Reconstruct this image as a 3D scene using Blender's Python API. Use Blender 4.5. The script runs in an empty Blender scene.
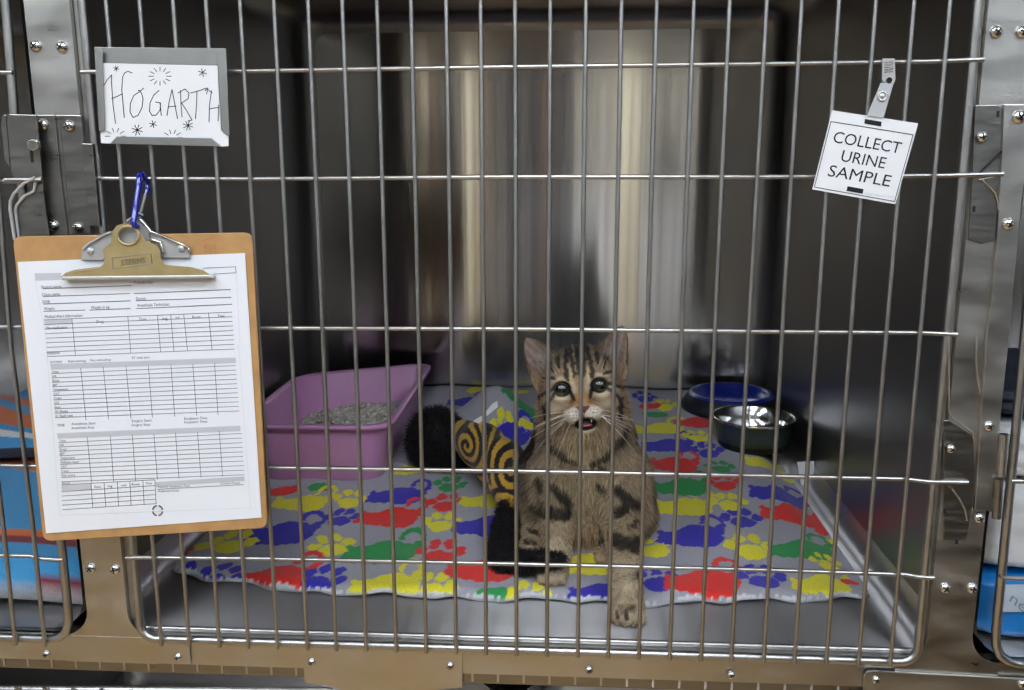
import bpy, math, random
import numpy as np
from mathutils import Vector, Matrix, noise
random.seed(7); rng = np.random.default_rng(7)
S = bpy.context.scene; COL = S.collection
PI = math.pi; EXPO = .75
# ---------------------------------------------------------------- camera
YAW, PITCH, ROLL, FPX = .0631, .1989, -.0027, 900.0
CAM = np.array([.0479, -.822, .4425])
def _axes():
    cy, sy = math.cos(YAW), math.sin(YAW); cp, sp = math.cos(PITCH), math.sin(PITCH)
    R = np.array([cy, sy, 0.]); F = np.array([-sy*cp, cy*cp, -sp]); U = np.cross(R, F)
    c, s = math.cos(ROLL), math.sin(ROLL)
    return c*R+s*U, -s*R+c*U, F
AR, AU, AF = _axes()
cd = bpy.data.cameras.new('camera'); cam = bpy.data.objects.new('camera', cd); COL.objects.link(cam)
cd.sensor_width = 36; cd.lens = FPX*36/1024; cd.clip_start = .02
cam.matrix_world = Matrix(((AR[0], AU[0], -AF[0], CAM[0]), (AR[1], AU[1], -AF[1], CAM[1]), (AR[2], AU[2], -AF[2], CAM[2]), (0, 0, 0, 1)))
S.camera = cam
def ray(x, y): return AF+(x-512)/FPX*AR-(y-345)/FPX*AU
def PY(x, y, Y=0.):
    d = ray(x, y); return CAM+d*(Y-CAM[1])/d[1]
def PZ(x, y, z=-.033):
    d = ray(x, y); return CAM+d*(z-CAM[2])/d[2]
# ---------------------------------------------------------------- materials
def lin(c):
    return tuple(((v/255)/12.92 if v/255 <= .04045 else ((v/255+.055)/1.055)**2.4) for v in c)
MATS = {}
def mat(name, rgb, rough=.5, metal=0., noise_amt=0., noise_scale=30., stretch=None, bump=0., rough_var=0., coat=0., aniso=0., vcol=None, alpha=1., trans=0., spec=.5, sheen=0., emit=None):
    m = bpy.data.materials.new(name); m.use_nodes = True; nt = m.node_tree; b = nt.nodes['Principled BSDF']
    col = (*lin(rgb), 1)
    b.inputs['Base Color'].default_value = col; b.inputs['Roughness'].default_value = rough; b.inputs['Metallic'].default_value = metal
    b.inputs['Coat Weight'].default_value = coat; b.inputs['Anisotropic'].default_value = aniso
    b.inputs['Transmission Weight'].default_value = trans; b.inputs['Specular IOR Level'].default_value = spec
    b.inputs['Sheen Weight'].default_value = sheen
    b.inputs['Alpha'].default_value = alpha
    if emit:
        b.inputs['Emission Color'].default_value = (*lin(emit[0]), 1); b.inputs['Emission Strength'].default_value = emit[1]
    src = None
    if vcol:
        a = nt.nodes.new('ShaderNodeVertexColor'); a.layer_name = vcol; src = a.outputs['Color']
        nt.links.new(src, b.inputs['Base Color'])
    if noise_amt or bump or rough_var:
        tc = nt.nodes.new('ShaderNodeTexCoord'); mp = nt.nodes.new('ShaderNodeMapping'); nz = nt.nodes.new('ShaderNodeTexNoise')
        mp.inputs['Scale'].default_value = stretch or (1, 1, 1)
        nz.inputs['Scale'].default_value = noise_scale; nz.inputs['Detail'].default_value = 5
        nt.links.new(tc.outputs['Object'], mp.inputs['Vector']); nt.links.new(mp.outputs['Vector'], nz.inputs['Vector'])
        if noise_amt:
            mr = nt.nodes.new('ShaderNodeMapRange'); mr.inputs['From Min'].default_value = .3; mr.inputs['From Max'].default_value = .7
            mr.inputs['To Min'].default_value = 1-noise_amt; mr.inputs['To Max'].default_value = 1+noise_amt
            mx = nt.nodes.new('ShaderNodeVectorMath'); mx.operation = 'SCALE'
            nt.links.new(nz.outputs['Fac'], mr.inputs['Value'])
            if src: nt.links.new(src, mx.inputs[0])
            else: mx.inputs[0].default_value = col[:3]
            nt.links.new(mr.outputs['Result'], mx.inputs['Scale']); nt.links.new(mx.outputs['Vector'], b.inputs['Base Color'])
        if rough_var:
            m2 = nt.nodes.new('ShaderNodeMapRange'); m2.inputs['From Min'].default_value = .3; m2.inputs['From Max'].default_value = .7
            m2.inputs['To Min'].default_value = max(.02, rough-rough_var); m2.inputs['To Max'].default_value = rough+rough_var
            nt.links.new(nz.outputs['Fac'], m2.inputs['Value']); nt.links.new(m2.outputs['Result'], b.inputs['Roughness'])
        if bump:
            bp = nt.nodes.new('ShaderNodeBump'); bp.inputs['Strength'].default_value = bump; bp.inputs['Distance'].default_value = .002
            nt.links.new(nz.outputs['Fac'], bp.inputs['Height']); nt.links.new(bp.outputs['Normal'], b.inputs['Normal'])
    MATS[name] = m; return m
STEEL = (172, 171, 166)
mat('frame_steel', (188, 186, 180), .36, 1, .09, 14, (1, 1, 2.4), .02, .10)
mat('wire_steel', (176, 175, 172), .34, 1, .05, 60, None, 0, .05)
mat('latch_steel', (140, 138, 133), .34, 1, .08, 30, (1, 1, 6), 0, .07)
mat('screw_steel', (205, 203, 198), .18, 1)
mat('zinc', (190, 190, 188), .32, .45, .06, 80)
mat('holder_steel', (160, 160, 156), .42, 1, .05, 40)
mat('dark_gap', (14, 14, 15), .8)
mat('card_white', (222, 222, 222), .6)
mat('paper_white', (224, 225, 228), .6)
mat('ink', (22, 22, 26), .5)
mat('print_dark', (84, 84, 88), .6)
mat('print_grey', (190, 190, 194), .6)
mat('print_faint', (205, 206, 208), .6)
mat('red_pencil', (190, 96, 72), .6)
mat('hardboard', (176, 134, 84), .55, 0, .16, 45, (1, 1, 1), .05)
mat('clip_brass', (186, 166, 118), .4, .55, .12, 60)
mat('blue_enamel', (12, 24, 140), .16, 0, coat=1)
mat('clear_vinyl', (205, 207, 208), .25, 0, alpha=.62)
mat('blue_plastic', (22, 40, 132), .3, coat=.3)
mat('navy_rubber', (17, 19, 30), .5)
mat('grey_enamel', (62, 74, 74), .42, .35, .08, 60)
mat('bowl_steel', (200, 200, 200), .12, 1)
mat('black_rubber', (12, 12, 13), .6)
mat('mauve_plastic', (198, 142, 184), .36, 0, .03, 20)
mat('litter', (176, 169, 158), .85, 0, .45, 110)
mat('black_fur', (15, 14, 15), .7)
mat('vertex_fabric', (128, 128, 128), .92, vcol='Col', noise_amt=.10, noise_scale=420, bump=.35, sheen=.15)
mat('vertex_fur', (128, 128, 128), .75, vcol='Col', spec=.25)
mat('tag_white', (225, 225, 222), .5)
mat('whisker', (235, 232, 224), .4)
mat('mouth_dark', (34, 20, 20), .4)
mat('tongue', (160, 86, 90), .3, coat=.4)
mat('tooth', (228, 220, 200), .3)
mat('white_cotton', (205, 205, 203), .9, 0, .05, 60, None, .3)
mat('pad_blue', (30, 120, 190), .35, 0, .08, 30, coat=.4)
mat('pad_grey', (186, 196, 204), .4)
mat('pad_ink', (120, 140, 158), .5)
mat('room_wall', (206, 208, 208), .7)
mat('room_white', (232, 230, 224), .6)
mat('room_ceiling', (225, 225, 222), .8)
mat('room_floor', (184, 148, 98), .35, 0, .12, 4)
mat('cabinet', (120, 96, 70), .45, 0, .1, 6)
mat('panel_tan', (250, 238, 205), .5)
mat('panel_light', (240, 240, 240), .5)
mat('panel_soft', (176, 168, 150), .5)
mat('panel_dim', (104, 98, 88), .5)
mat('panel_mid', (140, 136, 130), .5)
mat('panel_brown', (120, 96, 70), .5)
mat('panel_dark', (58, 56, 56), .6)
mat('box_brown', (66, 57, 48), .6)
mat('dark_blue', (24, 27, 44), .7)
mat('lamp_panel', (255, 255, 255), .5, emit=((232, 242, 255), 10.0))
def wallmat(name, rgb, rough, streak, grain=None, gd=.0003, tan=None, bs=.16):
    m = mat(name, rgb, rough, 1, aniso=1 if tan else 0)
    nt = m.node_tree; b = nt.nodes['Principled BSDF']
    if tan:
        cx = nt.nodes.new('ShaderNodeCombineXYZ')
        for k in range(3): cx.inputs[k].default_value = tan[k]
        nt.links.new(cx.outputs[0], b.inputs['Tangent'])
    tc = nt.nodes.new('ShaderNodeTexCoord'); mp = nt.nodes.new('ShaderNodeMapping'); nz = nt.nodes.new('ShaderNodeTexNoise')
    mp.inputs['Scale'].default_value = streak; nz.inputs['Scale'].default_value = 1; nz.inputs['Detail'].default_value = 4
    nt.links.new(tc.outputs['Object'], mp.inputs['Vector']); nt.links.new(mp.outputs['Vector'], nz.inputs['Vector'])
    bp = nt.nodes.new('ShaderNodeBump'); bp.inputs['Strength'].default_value = bs; bp.inputs['Distance'].default_value = .0015
    nt.links.new(nz.outputs['Fac'], bp.inputs['Height']); nt.links.new(bp.outputs['Normal'], b.inputs['Normal'])
    if grain:
        m3 = nt.nodes.new('ShaderNodeMapping'); n3 = nt.nodes.new('ShaderNodeTexNoise'); b3 = nt.nodes.new('ShaderNodeBump')
        m3.inputs['Scale'].default_value = grain; n3.inputs['Scale'].default_value = 1; n3.inputs['Detail'].default_value = 2
        nt.links.new(tc.outputs['Object'], m3.inputs['Vector']); nt.links.new(m3.outputs['Vector'], n3.inputs['Vector'])
        b3.inputs['Strength'].default_value = 1; b3.inputs['Distance'].default_value = gd
        nt.links.new(n3.outputs['Fac'], b3.inputs['Height']); nt.links.new(bp.outputs['Normal'], b3.inputs['Normal']); nt.links.new(b3.outputs['Normal'], b.inputs['Normal'])
    return m
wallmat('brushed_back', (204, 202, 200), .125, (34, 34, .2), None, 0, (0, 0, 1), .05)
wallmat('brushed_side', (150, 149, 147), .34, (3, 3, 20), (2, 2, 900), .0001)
wallmat('brushed_floor', (200, 198, 198), .34, (12, 3, 3), (3, 1200, 3), .00008, (0, 1, 0))
# ---------------------------------------------------------------- mesh building
class MB:
    def __init__(s): s.v = []; s.f = []; s.mi = []; s.sm = []; s.mats = []
    def mid(s, m):
        if m not in s.mats: s.mats.append(m)
        return s.mats.index(m)
    def add(s, vs, fs, m=None, smooth=False):
        o = len(s.v); s.v += [tuple(float(c) for c in p) for p in vs]; k = s.mid(m) if m else 0
        for f in fs: s.f.append([i+o for i in f]); s.mi.append(k); s.sm.append(smooth)
    def box(s, lo, hi, m=None):
        (a, b, c), (d, e, f) = lo, hi
        s.add([(a, b, c), (d, b, c), (d, e, c), (a, e, c), (a, b, f), (d, b, f), (d, e, f), (a, e, f)],
              [(0, 3, 2, 1), (4, 5, 6, 7), (0, 1, 5, 4), (1, 2, 6, 5), (2, 3, 7, 6), (3, 0, 4, 7)], m)
    def tube(s, path, rad, m=None, n=10, caps=True, closed=False):
        path = [Vector(p) for p in path]; N = len(path)
        rad = rad if isinstance(rad, (list, tuple)) else [rad]*N
        vs = []; fs = []; up = None
        for i, p in enumerate(path):
            if closed: t = path[(i+1) % N]-path[i-1]
            else: t = path[min(i+1, N-1)]-path[max(i-1, 0)]
            t.normalize()
            if up is None: up = Vector((0, 0, 1)) if abs(t.z) < .9 else Vector((1, 0, 0))
            a = t.cross(up).normalized(); b = a.cross(t).normalized(); up = b
            for k in range(n):
                an = 2*PI*k/n; vs.append(p+(a*math.cos(an)+b*math.sin(an))*rad[i])
        rng_ = range(N if closed else N-1)
        for i in rng_:
            for k in range(n):
                j = (i+1) % N; fs.append((i*n+k, j*n+k, j*n+(k+1) % n, i*n+(k+1) % n))
        s.add(vs, fs, m, True)
        if caps and not closed:
            s.add(vs[:n], [tuple(range(n))], m); s.add(vs[-n:], [tuple(range(n))[::-1]], m)
    def prism(s, pts, d, m=None, smooth=False):
        """pts: front 3-D polygon, d: offset vector to its back"""
        n = len(pts); f = [Vector(p) for p in pts]; b = [p+Vector(d) for p in f]
        s.add(f+b, [tuple(range(n)), tuple(range(2*n-1, n-1, -1))]+[(i, i+n, (i+1) % n+n, (i+1) % n) for i in range(n)], m)
    def lathe(s, prof, c, m=None, n=40, M=None, mats=None):
        vs = []; fs = []
        for r, z in prof:
            for k in range(n):
                a = 2*PI*k/n; p = Vector((r*math.cos(a), r*math.sin(a), z))
                if M: p = M @ p
                vs.append(p+Vector(c))
        for i in range(len(prof)-1):
            fr = [(i*n+k, i*n+(k+1) % n, (i+1)*n+(k+1) % n, (i+1)*n+k) for k in range(n)]
            if mats:
                for f in fr: pass
            fs.append(fr)
        o = len(s.v); s.v += [tuple(p) for p in vs]
        for i, fr in enumerate(fs):
            k = s.mid(mats[i] if mats else m) if (mats or m) else 0
            for f in fr: s.f.append([q+o for q in f]); s.mi.append(k); s.sm.append(True)
    def obj(s, name, parent=None, m=None, bevel=0, sub=0):
        me = bpy.data.meshes.new(name); me.from_pydata(s.v, [], s.f)
        for k in (s.mats or [m]): me.materials.append(MATS[k])
        me.polygons.foreach_set('material_index', s.mi); me.polygons.foreach_set('use_smooth', s.sm); me.update()
        import bmesh
        bm = bmesh.new(); bm.from_mesh(me); bmesh.ops.recalc_face_normals(bm, faces=bm.faces); bm.to_mesh(me); bm.free()
        o = bpy.data.objects.new(name, me); COL.objects.link(o)
        if parent: o.parent = parent
        if bevel:
            b = o.modifiers.new('bevel', 'BEVEL'); b.width = bevel; b.segments = 2; b.limit_method = 'ANGLE'
        return o
def tag(o, label, cat, group=None, kind=None):
    if label: o['label'] = label
    if cat: o['category'] = cat
    if group: o['group'] = group
    if kind: o['kind'] = kind
    return o
def thing(name, loc, label, cat, group=None):
    o = bpy.data.objects.new(name, None); COL.objects.link(o); o.location = loc; o.empty_display_size = .02
    return tag(o, label, cat, group)
def part(mb, name, t, m=None, bevel=0):
    """part in world coordinates placed under thing t"""
    o = mb.obj(name, None, m, bevel); o.parent = t
    base = Vector(t.location)
    q = t.parent
    while q: base += Vector(q.location); q = q.parent
    o.data.transform(Matrix.Translation(-base)) if True else None
    return o
def arrays_obj(name, V, F, matn, colors=None, smooth=True, parent=None):
    me = bpy.data.meshes.new(name); V = np.asarray(V, dtype=np.float32); F = np.asarray(F, dtype=np.int32); k = F.shape[1]
    if parent is not None:
        base = Vector(parent.location); V = V-np.array(base, dtype=np.float32)
    me.vertices.add(len(V)); me.vertices.foreach_set('co', V.ravel())
    me.loops.add(F.size); me.loops.foreach_set('vertex_index', F.ravel())
    me.polygons.add(len(F)); me.polygons.foreach_set('loop_start', np.arange(0, F.size, k, dtype=np.int32))
    me.polygons.foreach_set('loop_total', np.full(len(F), k, dtype=np.int32))
    me.polygons.foreach_set('use_smooth', np.full(len(F), smooth)); me.update(calc_edges=True); me.validate()
    if colors is not None:
        ca = me.color_attributes.new('Col', 'FLOAT_COLOR', 'POINT')
        ca.data.foreach_set('color', np.concatenate([colors, np.ones((len(colors), 1))], 1).astype(np.float32).ravel())
    me.materials.append(MATS[matn])
    o = bpy.data.objects.new(name, me); COL.objects.link(o); o.parent = parent
    return o
_font = {}
def text_mesh(body):
    if body in _font: return _font[body]
    c = bpy.data.curves.new('t', 'FONT'); c.body = body; c.size = 1; c.resolution_u = 3
    o = bpy.data.objects.new('t', c); COL.objects.link(o)
    dg = bpy.context.evaluated_depsgraph_get(); dg.update(); me = bpy.data.meshes.new_from_object(o.evaluated_get(dg))
    v = np.array([list(x.co) for x in me.vertices]); f = [list(p.vertices) for p in me.polygons]
    bpy.data.objects.remove(o); bpy.data.curves.remove(c)
    _font[body] = (v, f); return v, f
def put_text(mb, body, bl, br, tl, fn, m, cap=.69, fit=True, h=None):
    """letters mapped to the parallelogram bl-br-tl (tile pixels), fn maps them to the surface"""
    v, f = text_mesh(body)
    x0, x1 = v[:, 0].min(), v[:, 0].max()
    bl, br, tl = np.array(bl, float), np.array(br, float), np.array(tl, float)
    ex = (br-bl)/(x1-x0); ey = (tl-bl)/cap
    mb.add([fn(*(bl+ex*(p[0]-x0)+ey*p[1])) for p in v], f, m)
def ribbon(mb, pts, w, fn, m, off=0):
    """a pen line: flat quads along pts (pixels) of width w pixels"""
    for (x0, y0), (x1, y1) in zip(pts, pts[1:]):
        L = math.hypot(x1-x0, y1-y0) or 1e-6; nx, ny = -(y1-y0)/L*w/2, (x1-x0)/L*w/2
        ex, ey = (x1-x0)/L*w*.25, (y1-y0)/L*w*.25
        mb.add([fn(x0+nx-ex, y0+ny-ey), fn(x1+nx+ex, y1+ny+ey), fn(x1-nx+ex, y1-ny+ey), fn(x0-nx-ex, y0-ny-ey)], [(0, 1, 2, 3)], m)
def screw(t, c, r=.0042, ang=.4, axis='y'):
    mb = MB(); M = Matrix.Rotation(PI/2, 3, 'X')
    prof = [(r*math.sin(a), r*.75*math.cos(a)) for a in np.linspace(0.02, PI/2, 7)]+[(r, -.001)]
    mb.lathe(prof, c, 'screw_steel', 18, M)
    for k in (0, 1):
        a = ang+k*PI/2; ux, uz = math.cos(a)*r*.55, math.sin(a)*r*.55; wx, wz = -math.sin(a)*r*.11, math.cos(a)*r*.11
        y = c[1]-r*.78
        mb.prism([(c[0]+ux+wx, y, c[2]+uz+wz), (c[0]-ux+wx, y, c[2]-uz+wz), (c[0]-ux-wx, y, c[2]-uz-wz), (c[0]+ux-wx, y, c[2]+uz-wz)], (0, r*.25, 0), 'dark_gap')
    return part(mb, 'screw', t)
# ---------------------------------------------------------------- cage compartments (setting)
def compartment(x0, x1, y0, y1, z0, z1, r, names, nseg=6, rb=.03):
    """rounded pressed-steel compartment open to the front, split in walls, floor and ceiling"""
    def ring(ins, y):
        a0, a1, b0, b1 = x0+ins, x1-ins, z0+ins, z1-ins; q = max(r-ins*.4, .008); out = []
        for (cx, cz, s) in ((a1-q, b0+q, -PI/2), (a1-q, b1-q, 0), (a0+q, b1-q, PI/2), (a0+q, b0+q, PI)):
            for k in range(nseg+1):
                a = s+PI/2*k/nseg; out.append((cx+q*math.cos(a), y, cz+q*math.sin(a)))
        return out
    ys = [(0, y) for y in np.linspace(y0, y1-rb, 8)]+[(rb*(1-math.cos(a)), y1-rb+rb*math.sin(a)) for a in np.linspace(0, PI/2, 8)[1:]]
    rings = [ring(i, y) for i, y in ys]; n = len(rings[0]); g = nseg+1
    grp = {}
    for k in range(n):
        seg, w = divmod(k, g)
        if w == nseg: nm = ['right', 'ceil', 'left', 'floor'][seg]          # flat runs
        else: nm = ['floor', 'right', 'left', 'floor'][seg] if True else None
        grp.setdefault(nm, []).append(k)
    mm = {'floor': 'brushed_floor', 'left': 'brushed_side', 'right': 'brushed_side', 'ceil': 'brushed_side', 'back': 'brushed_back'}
    for nm, ks in grp.items():
        mb = MB()
        for i in range(len(rings)-1):
            for k in ks:
                j = (k+1) % n
                mb.add([rings[i][k], rings[i][j], rings[i+1][j], rings[i+1][k]], [(0, 1, 2, 3)], mm[nm], True)
        o = mb.obj(names[nm]); finish(o)
        tag(o, None, None, kind='structure')
    mb = MB(); last = rings[-1]; c = ((x0+x1)/2, y1, (z0+z1)/2)
    mb.add(last, [tuple(range(n))], 'brushed_back')
    o = mb.obj(names['back']); finish(o); tag(o, None, None, kind='structure')
def finish(o, th=.0015):
    import bmesh
    bm = bmesh.new(); bm.from_mesh(o.data); bmesh.ops.remove_doubles(bm, verts=bm.verts, dist=1e-5)
    bm.normal_update()
    c = sum((v.co for v in bm.verts), Vector())/len(bm.verts)
    bmesh.ops.recalc_face_normals(bm, faces=bm.faces)
    bm.to_mesh(o.data); bm.free()
FZ = -.033; BY = .83
compartment(-.437, .413, .012, BY, FZ, .70, .035, dict(left='wall_left', right='wall_right', back='wall_back', floor='floor', ceil='ceiling'))
compartment(-1.28, -.452, .012, BY, FZ, .70, .035, dict(left='wall_far_left', right='wall_near_left', back='wall_rear_left', floor='floor_left', ceil='ceiling_left'))
compartment(.449, 1.25, .012, BY, FZ, .70, .035, dict(left='wall_near_right', right='wall_far_right', back='wall_rear_right', floor='floor_right', ceil='ceiling_right'))
compartment(-.86, -.02, .012, BY, -.62, -.075, .035, dict(left='wall_lower_left', right='wall_lower_right', back='wall_lower_rear', floor='floor_lower', ceil='ceiling_lower'))
compartment(.0, .85, .012, BY, -.62, -.075, .035, dict(left='wall_lower_left_2', right='wall_lower_right_2', back='wall_lower_rear_2', floor='floor_lower_2', ceil='ceiling_lower_2'))
# ---------------------------------------------------------------- room behind the photographer
def room_box(name, lo, hi, m):
    mb = MB(); mb.box(lo, hi, m); return tag(mb.obj(name), None, None, kind='structure')
RY = -3.3
room_box('floor_room', (-2.6, RY, -1.02), (2.6, .9, -1.0), 'room_floor')
room_box('ceiling_room', (-2.6, RY, 1.65), (2.6, .9, 1.67), 'room_ceiling')
room_box('wall_room_left', (-2.62, RY, -1.), (-2.6, .9, 1.65), 'room_wall')
room_box('wall_room_right', (2.6, RY, -1.), (2.62, .9, 1.65), 'room_wall')
room_box('wall_room_rear', (-2.6, RY-.02, -1.), (2.6, RY, 1.65), 'room_wall')
room_box('wall_above_cages', (-2.6, .006, .715), (2.6, .9, 1.65), 'frame_steel')
room_box('wall_beside_cages_left', (-2.6, .03, -1.), (-1.3, .9, .715), 'dark_blue')
room_box('wall_beside_cages_right', (1.27, .03, -1.), (2.6, .9, .715), 'dark_blue')
room_box('trim_plinth', (-1.3, .03, -1.), (1.27, .9, -.63), 'frame_steel')
def room_thing(name, lo, hi, m, label, cat, extra=None):
    c = ((lo[0]+hi[0])/2, (lo[1]+hi[1])/2, lo[2])
    mb = MB(); mb.box(lo, hi, m)
    if extra: extra(mb)
    o = mb.obj(name, None, None, .004); tag(o, label, cat); return o
room_thing('reflected_block', (-2.0, RY+.01, -1.), (-1.34, RY+.4, 1.25), 'panel_dark', 'unseen dark block added at the rear wall to darken the steel reflections', 'reflected_block')  # made-up dark block, there to darken the reflection in the steel
fd = thing('reflected_panels', (.1, RY+.05, -1.), 'unseen screen of pale and brown strips added for streaks in the steel reflections', 'reflected panels')  # invented strips, placed for the streaks mirrored in the cage back wall
x_ = -1.32
UP = {'panel_light': 'panel_soft', 'panel_mid': 'panel_dim', 'panel_brown': 'panel_brown', 'panel_dark': 'panel_dark', 'panel_tan': 'panel_tan'}  # upper halves coloured duller to dim the top of the mirrored streaks
for w_, m_ in ((.10, 'panel_mid'), (.02, 'panel_dark'), (.08, 'panel_light'), (.05, 'panel_mid'), (.015, 'panel_dark'), (.09, 'panel_light'), (.05, 'panel_mid'), (.05, 'panel_brown'), (.03, 'panel_tan'), (.06, 'panel_brown'), (.16, 'panel_mid'), (.085, 'panel_tan'), (.07, 'panel_brown'), (.10, 'panel_mid'),
               (.10, 'panel_dark'), (.04, 'panel_mid'), (.10, 'panel_dark'), (.06, 'panel_brown'), (.09, 'panel_dark'), (.06, 'panel_mid'), (.07, 'panel_light'), (.02, 'panel_dark'), (.16, 'panel_light'), (.01, 'panel_brown'), (.13, 'panel_tan'), (.015, 'panel_dark'), (.12, 'panel_light'), (.03, 'panel_mid'), (.12, 'panel_light'), (.015, 'panel_dark'), (.10, 'panel_light'), (.09, 'panel_mid')):
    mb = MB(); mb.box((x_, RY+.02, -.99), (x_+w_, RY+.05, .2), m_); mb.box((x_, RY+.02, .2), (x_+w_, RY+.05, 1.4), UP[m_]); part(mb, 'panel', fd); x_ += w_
room_thing('reflected_block_right', (1.12, RY+.01, -1.), (1.75, RY+.45, 1.2), 'dark_blue', 'unseen dark block added at the right of the rear wall to darken the steel reflections', 'reflected block')  # second made-up dark block, bounds the mirrored streaks on the right
room_thing('reflected_box', (.74, -2.8, -1.), (2.5, -1.2, .12), 'box_brown', 'unseen dark brown box added to darken the reflection in the right post', 'cart')  # unseen box added so the lower right post mirrors something dark
for i, (x, y) in enumerate(((-1.3, -1.15), (1.3, -1.15), (0., -1.15), (-1.3, -2.45), (1.3, -2.45), (0., -2.45))):
    mb = MB(); mb.box((x-.3, y-.42, 1.61), (x+.3, y+.42, 1.64), 'room_white')
    mb.box((x-.27, y-.39, 1.605), (x+.27, y+.39, 1.61), 'lamp_panel')
    tag(mb.obj('ceiling_light'), 'flat white fluorescent panel on the room ceiling', 'ceiling light', 'room ceiling lights')
w = bpy.data.worlds.new('world'); S.world = w; w.use_nodes = True
w.node_tree.nodes['Background'].inputs[0].default_value = (*lin((150, 150, 155)), 1); w.node_tree.nodes['Background'].inputs[1].default_value = .2
# ---------------------------------------------------------------- steel face frame
fr = thing('cage_frame', (0, 0, -.05), 'brushed steel front frame of posts and rail screwed around the barred cage door', 'cage frame')
YF = .004
def outline(pts, Y): return [PY(x, y, Y) for x, y in pts]
def arc(cx, cz, r, a0, a1, n=7): return [(cx+r*math.cos(a), cz+r*math.sin(a)) for a in np.linspace(a0, a1, n)]
zt, zb_ = .715, -.036
def flat_part(pts, y0, y1, name, m, t=fr, bevel=0):
    mb = MB(); mb.prism([(x, y0, z) for x, z in pts], (0, y1-y0, 0), m); return part(mb, name, t, bevel=bevel)
PL0, PL1, PR0, PR1 = -.444, -.4015, .400, .4425
def post(x0, x1, name, rl=.028):
    pts = [(x0, zt), (x0, zb_+rl)]+arc(x0-rl, zb_+rl, rl, 0, -PI/2)[1:]+[(x0-rl, zb_-.03), (x1+rl, zb_-.03)]+arc(x1+rl, zb_+rl, rl, -PI/2, -PI)[:-1]+[(x1, zb_+rl), (x1, zt)]
    return flat_part(pts, YF, YF+.0015, name, 'frame_steel')
def channel(x0, x1, name):
    mb = MB()
    mb.box((x0, YF+.0016, zb_-.02), (x0+.0015, YF+.03, zt), 'frame_steel'); mb.box((x1-.0015, YF+.0016, zb_-.02), (x1, YF+.03, zt), 'frame_steel')
    mb.box((x0+.0015, YF+.0285, zb_-.02), (x1-.0015, YF+.03, zt), 'frame_steel')
    return part(mb, name, fr)
post(PL0, PL1, 'post_plate'); post(PR0, PR1, 'post_plate')
channel(PL0, PL1, 'post_channel'); channel(PR0, PR1, 'post_channel')
# door stop lips beside the opening
for x0, x1 in ((PL1+.0005, PL1+.006), (PR0-.007, PR0-.0005)):
    mb = MB(); mb.box((x0, YF+.006, zb_), (x1, YF+.0075, zt), 'frame_steel'); part(mb, 'stop_lip', fr)
mb = MB()
RB = -.0665
mb.box((-1.28, YF+.002, RB), (1.25, YF+.0035, zb_+.002), 'frame_steel')
mb.box((-1.28, YF+.002, zb_+.0005), (1.25, YF+.016, zb_+.002), 'frame_steel')
mb.box((-1.28, YF+.0035, RB-.001), (1.25, YF+.02, RB+.0005), 'frame_steel')
part(mb, 'bottom_rail', fr)
mb = MB(); mb.box((-1.28, YF+.006, RB-.013), (1.25, YF+.0075, RB+.004), 'latch_steel')
x = -1.2
while x < 1.2:
    mb.box((x, YF+.0052, RB-.011), (x+.0022, YF+.006, RB+.001), 'zinc' if x > .1 else 'frame_steel'); x += .0262
part(mb, 'slotted_strip', fr)
mb = MB(); mb.tube([(x, .0155, -.0315) for x in (-.42, -.2, 0, .2, .395)], .0028, 'wire_steel', 10); part(mb, 'tray_lip', fr)
# centre gusset plate of the lower post
g0, g1 = PY(303, 650, YF), PY(462, 655, YF)
flat_part([(g0[0], zb_+.001), (g0[0], g0[2]-.037), (g0[0]+.028, g0[2]-.040), (g0[0]+.045, g0[2]-.065), (g0[0]+.045, -.6), (g1[0]-.045, -.6), (g1[0]-.045, g0[2]-.06), (g1[0]-.03, g0[2]-.04), (g1[0], g0[2]-.036), (g1[0], zb_+.001)], YF-.0002, YF+.0018, 'gusset_plate', 'frame_steel')
# seam edges of the left gusset
a = PY(189, 640, YF); b = PY(40, 640, YF)
flat_part([(b[0], zb_-.0005), (b[0], a[2]-.027), (a[0], a[2]-.027), (a[0], zb_-.0005)], YF-.0004, YF+.0002, 'gusset_plate', 'frame_steel')
for p in ((36, 46), (62, 47), (46.5, 654), (178, 657), (91, 568), (115, 569), (311.5, 662), (450, 666), (589, 670), (731, 675), (996, 32), (1022, 32), (945, 588), (972, 588)):
    c = PY(p[0], p[1], YF-.0006 if p[1] > 600 else YF); screw(fr, tuple(c), .0042 if p[1] > 600 else .0056, p[0]*.37)
# left latch: plate, lug, bolt, bracket
lt = thing('slide_latch', tuple(PY(50, 200, YF)), 'grey steel slide latch with hex bolt screwed to the left post beside the clipboard', 'latch')
T = lambda x, y: (x/4.31, 80+y/4.31)
def crop_prism(pts, y0, y1, name, m, t, f=T, bevel=.0006):
    mb = MB(); mb.prism([PY(*f(x, y), y0) for x, y in pts], (0, y1-y0, 0), m); return part(mb, name, t, bevel=bevel)
crop_prism([(155, 150), (236, 150), (262, 420), (296, 700), (215, 700), (180, 420)], YF-.003, YF-.0002, 'cover_plate', 'latch_steel', lt)
crop_prism([(256, 150), (350, 152), (372, 420), (392, 700), (312, 700), (281, 420)], YF-.003, YF-.0002, 'cover_plate', 'latch_steel', lt)
crop_prism([(236, 152), (256, 152), (281, 420), (312, 700), (296, 700), (262, 420)], YF-.0012, YF-.0002, 'centre_channel', 'latch_steel', lt)
crop_prism([(32, 152), (40, 147), (157, 150), (182, 425), (60, 425), (48, 400), (30, 180)], YF-.012, YF-.010, 'lug_plate', 'latch_steel', lt)
crop_prism([(6, 160), (14, 150), (28, 150), (26, 180), (44, 395), (38, 372), (20, 345), (4, 190)], YF-.0095, YF-.0075, 'lug_plate', 'latch_steel', lt)
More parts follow.
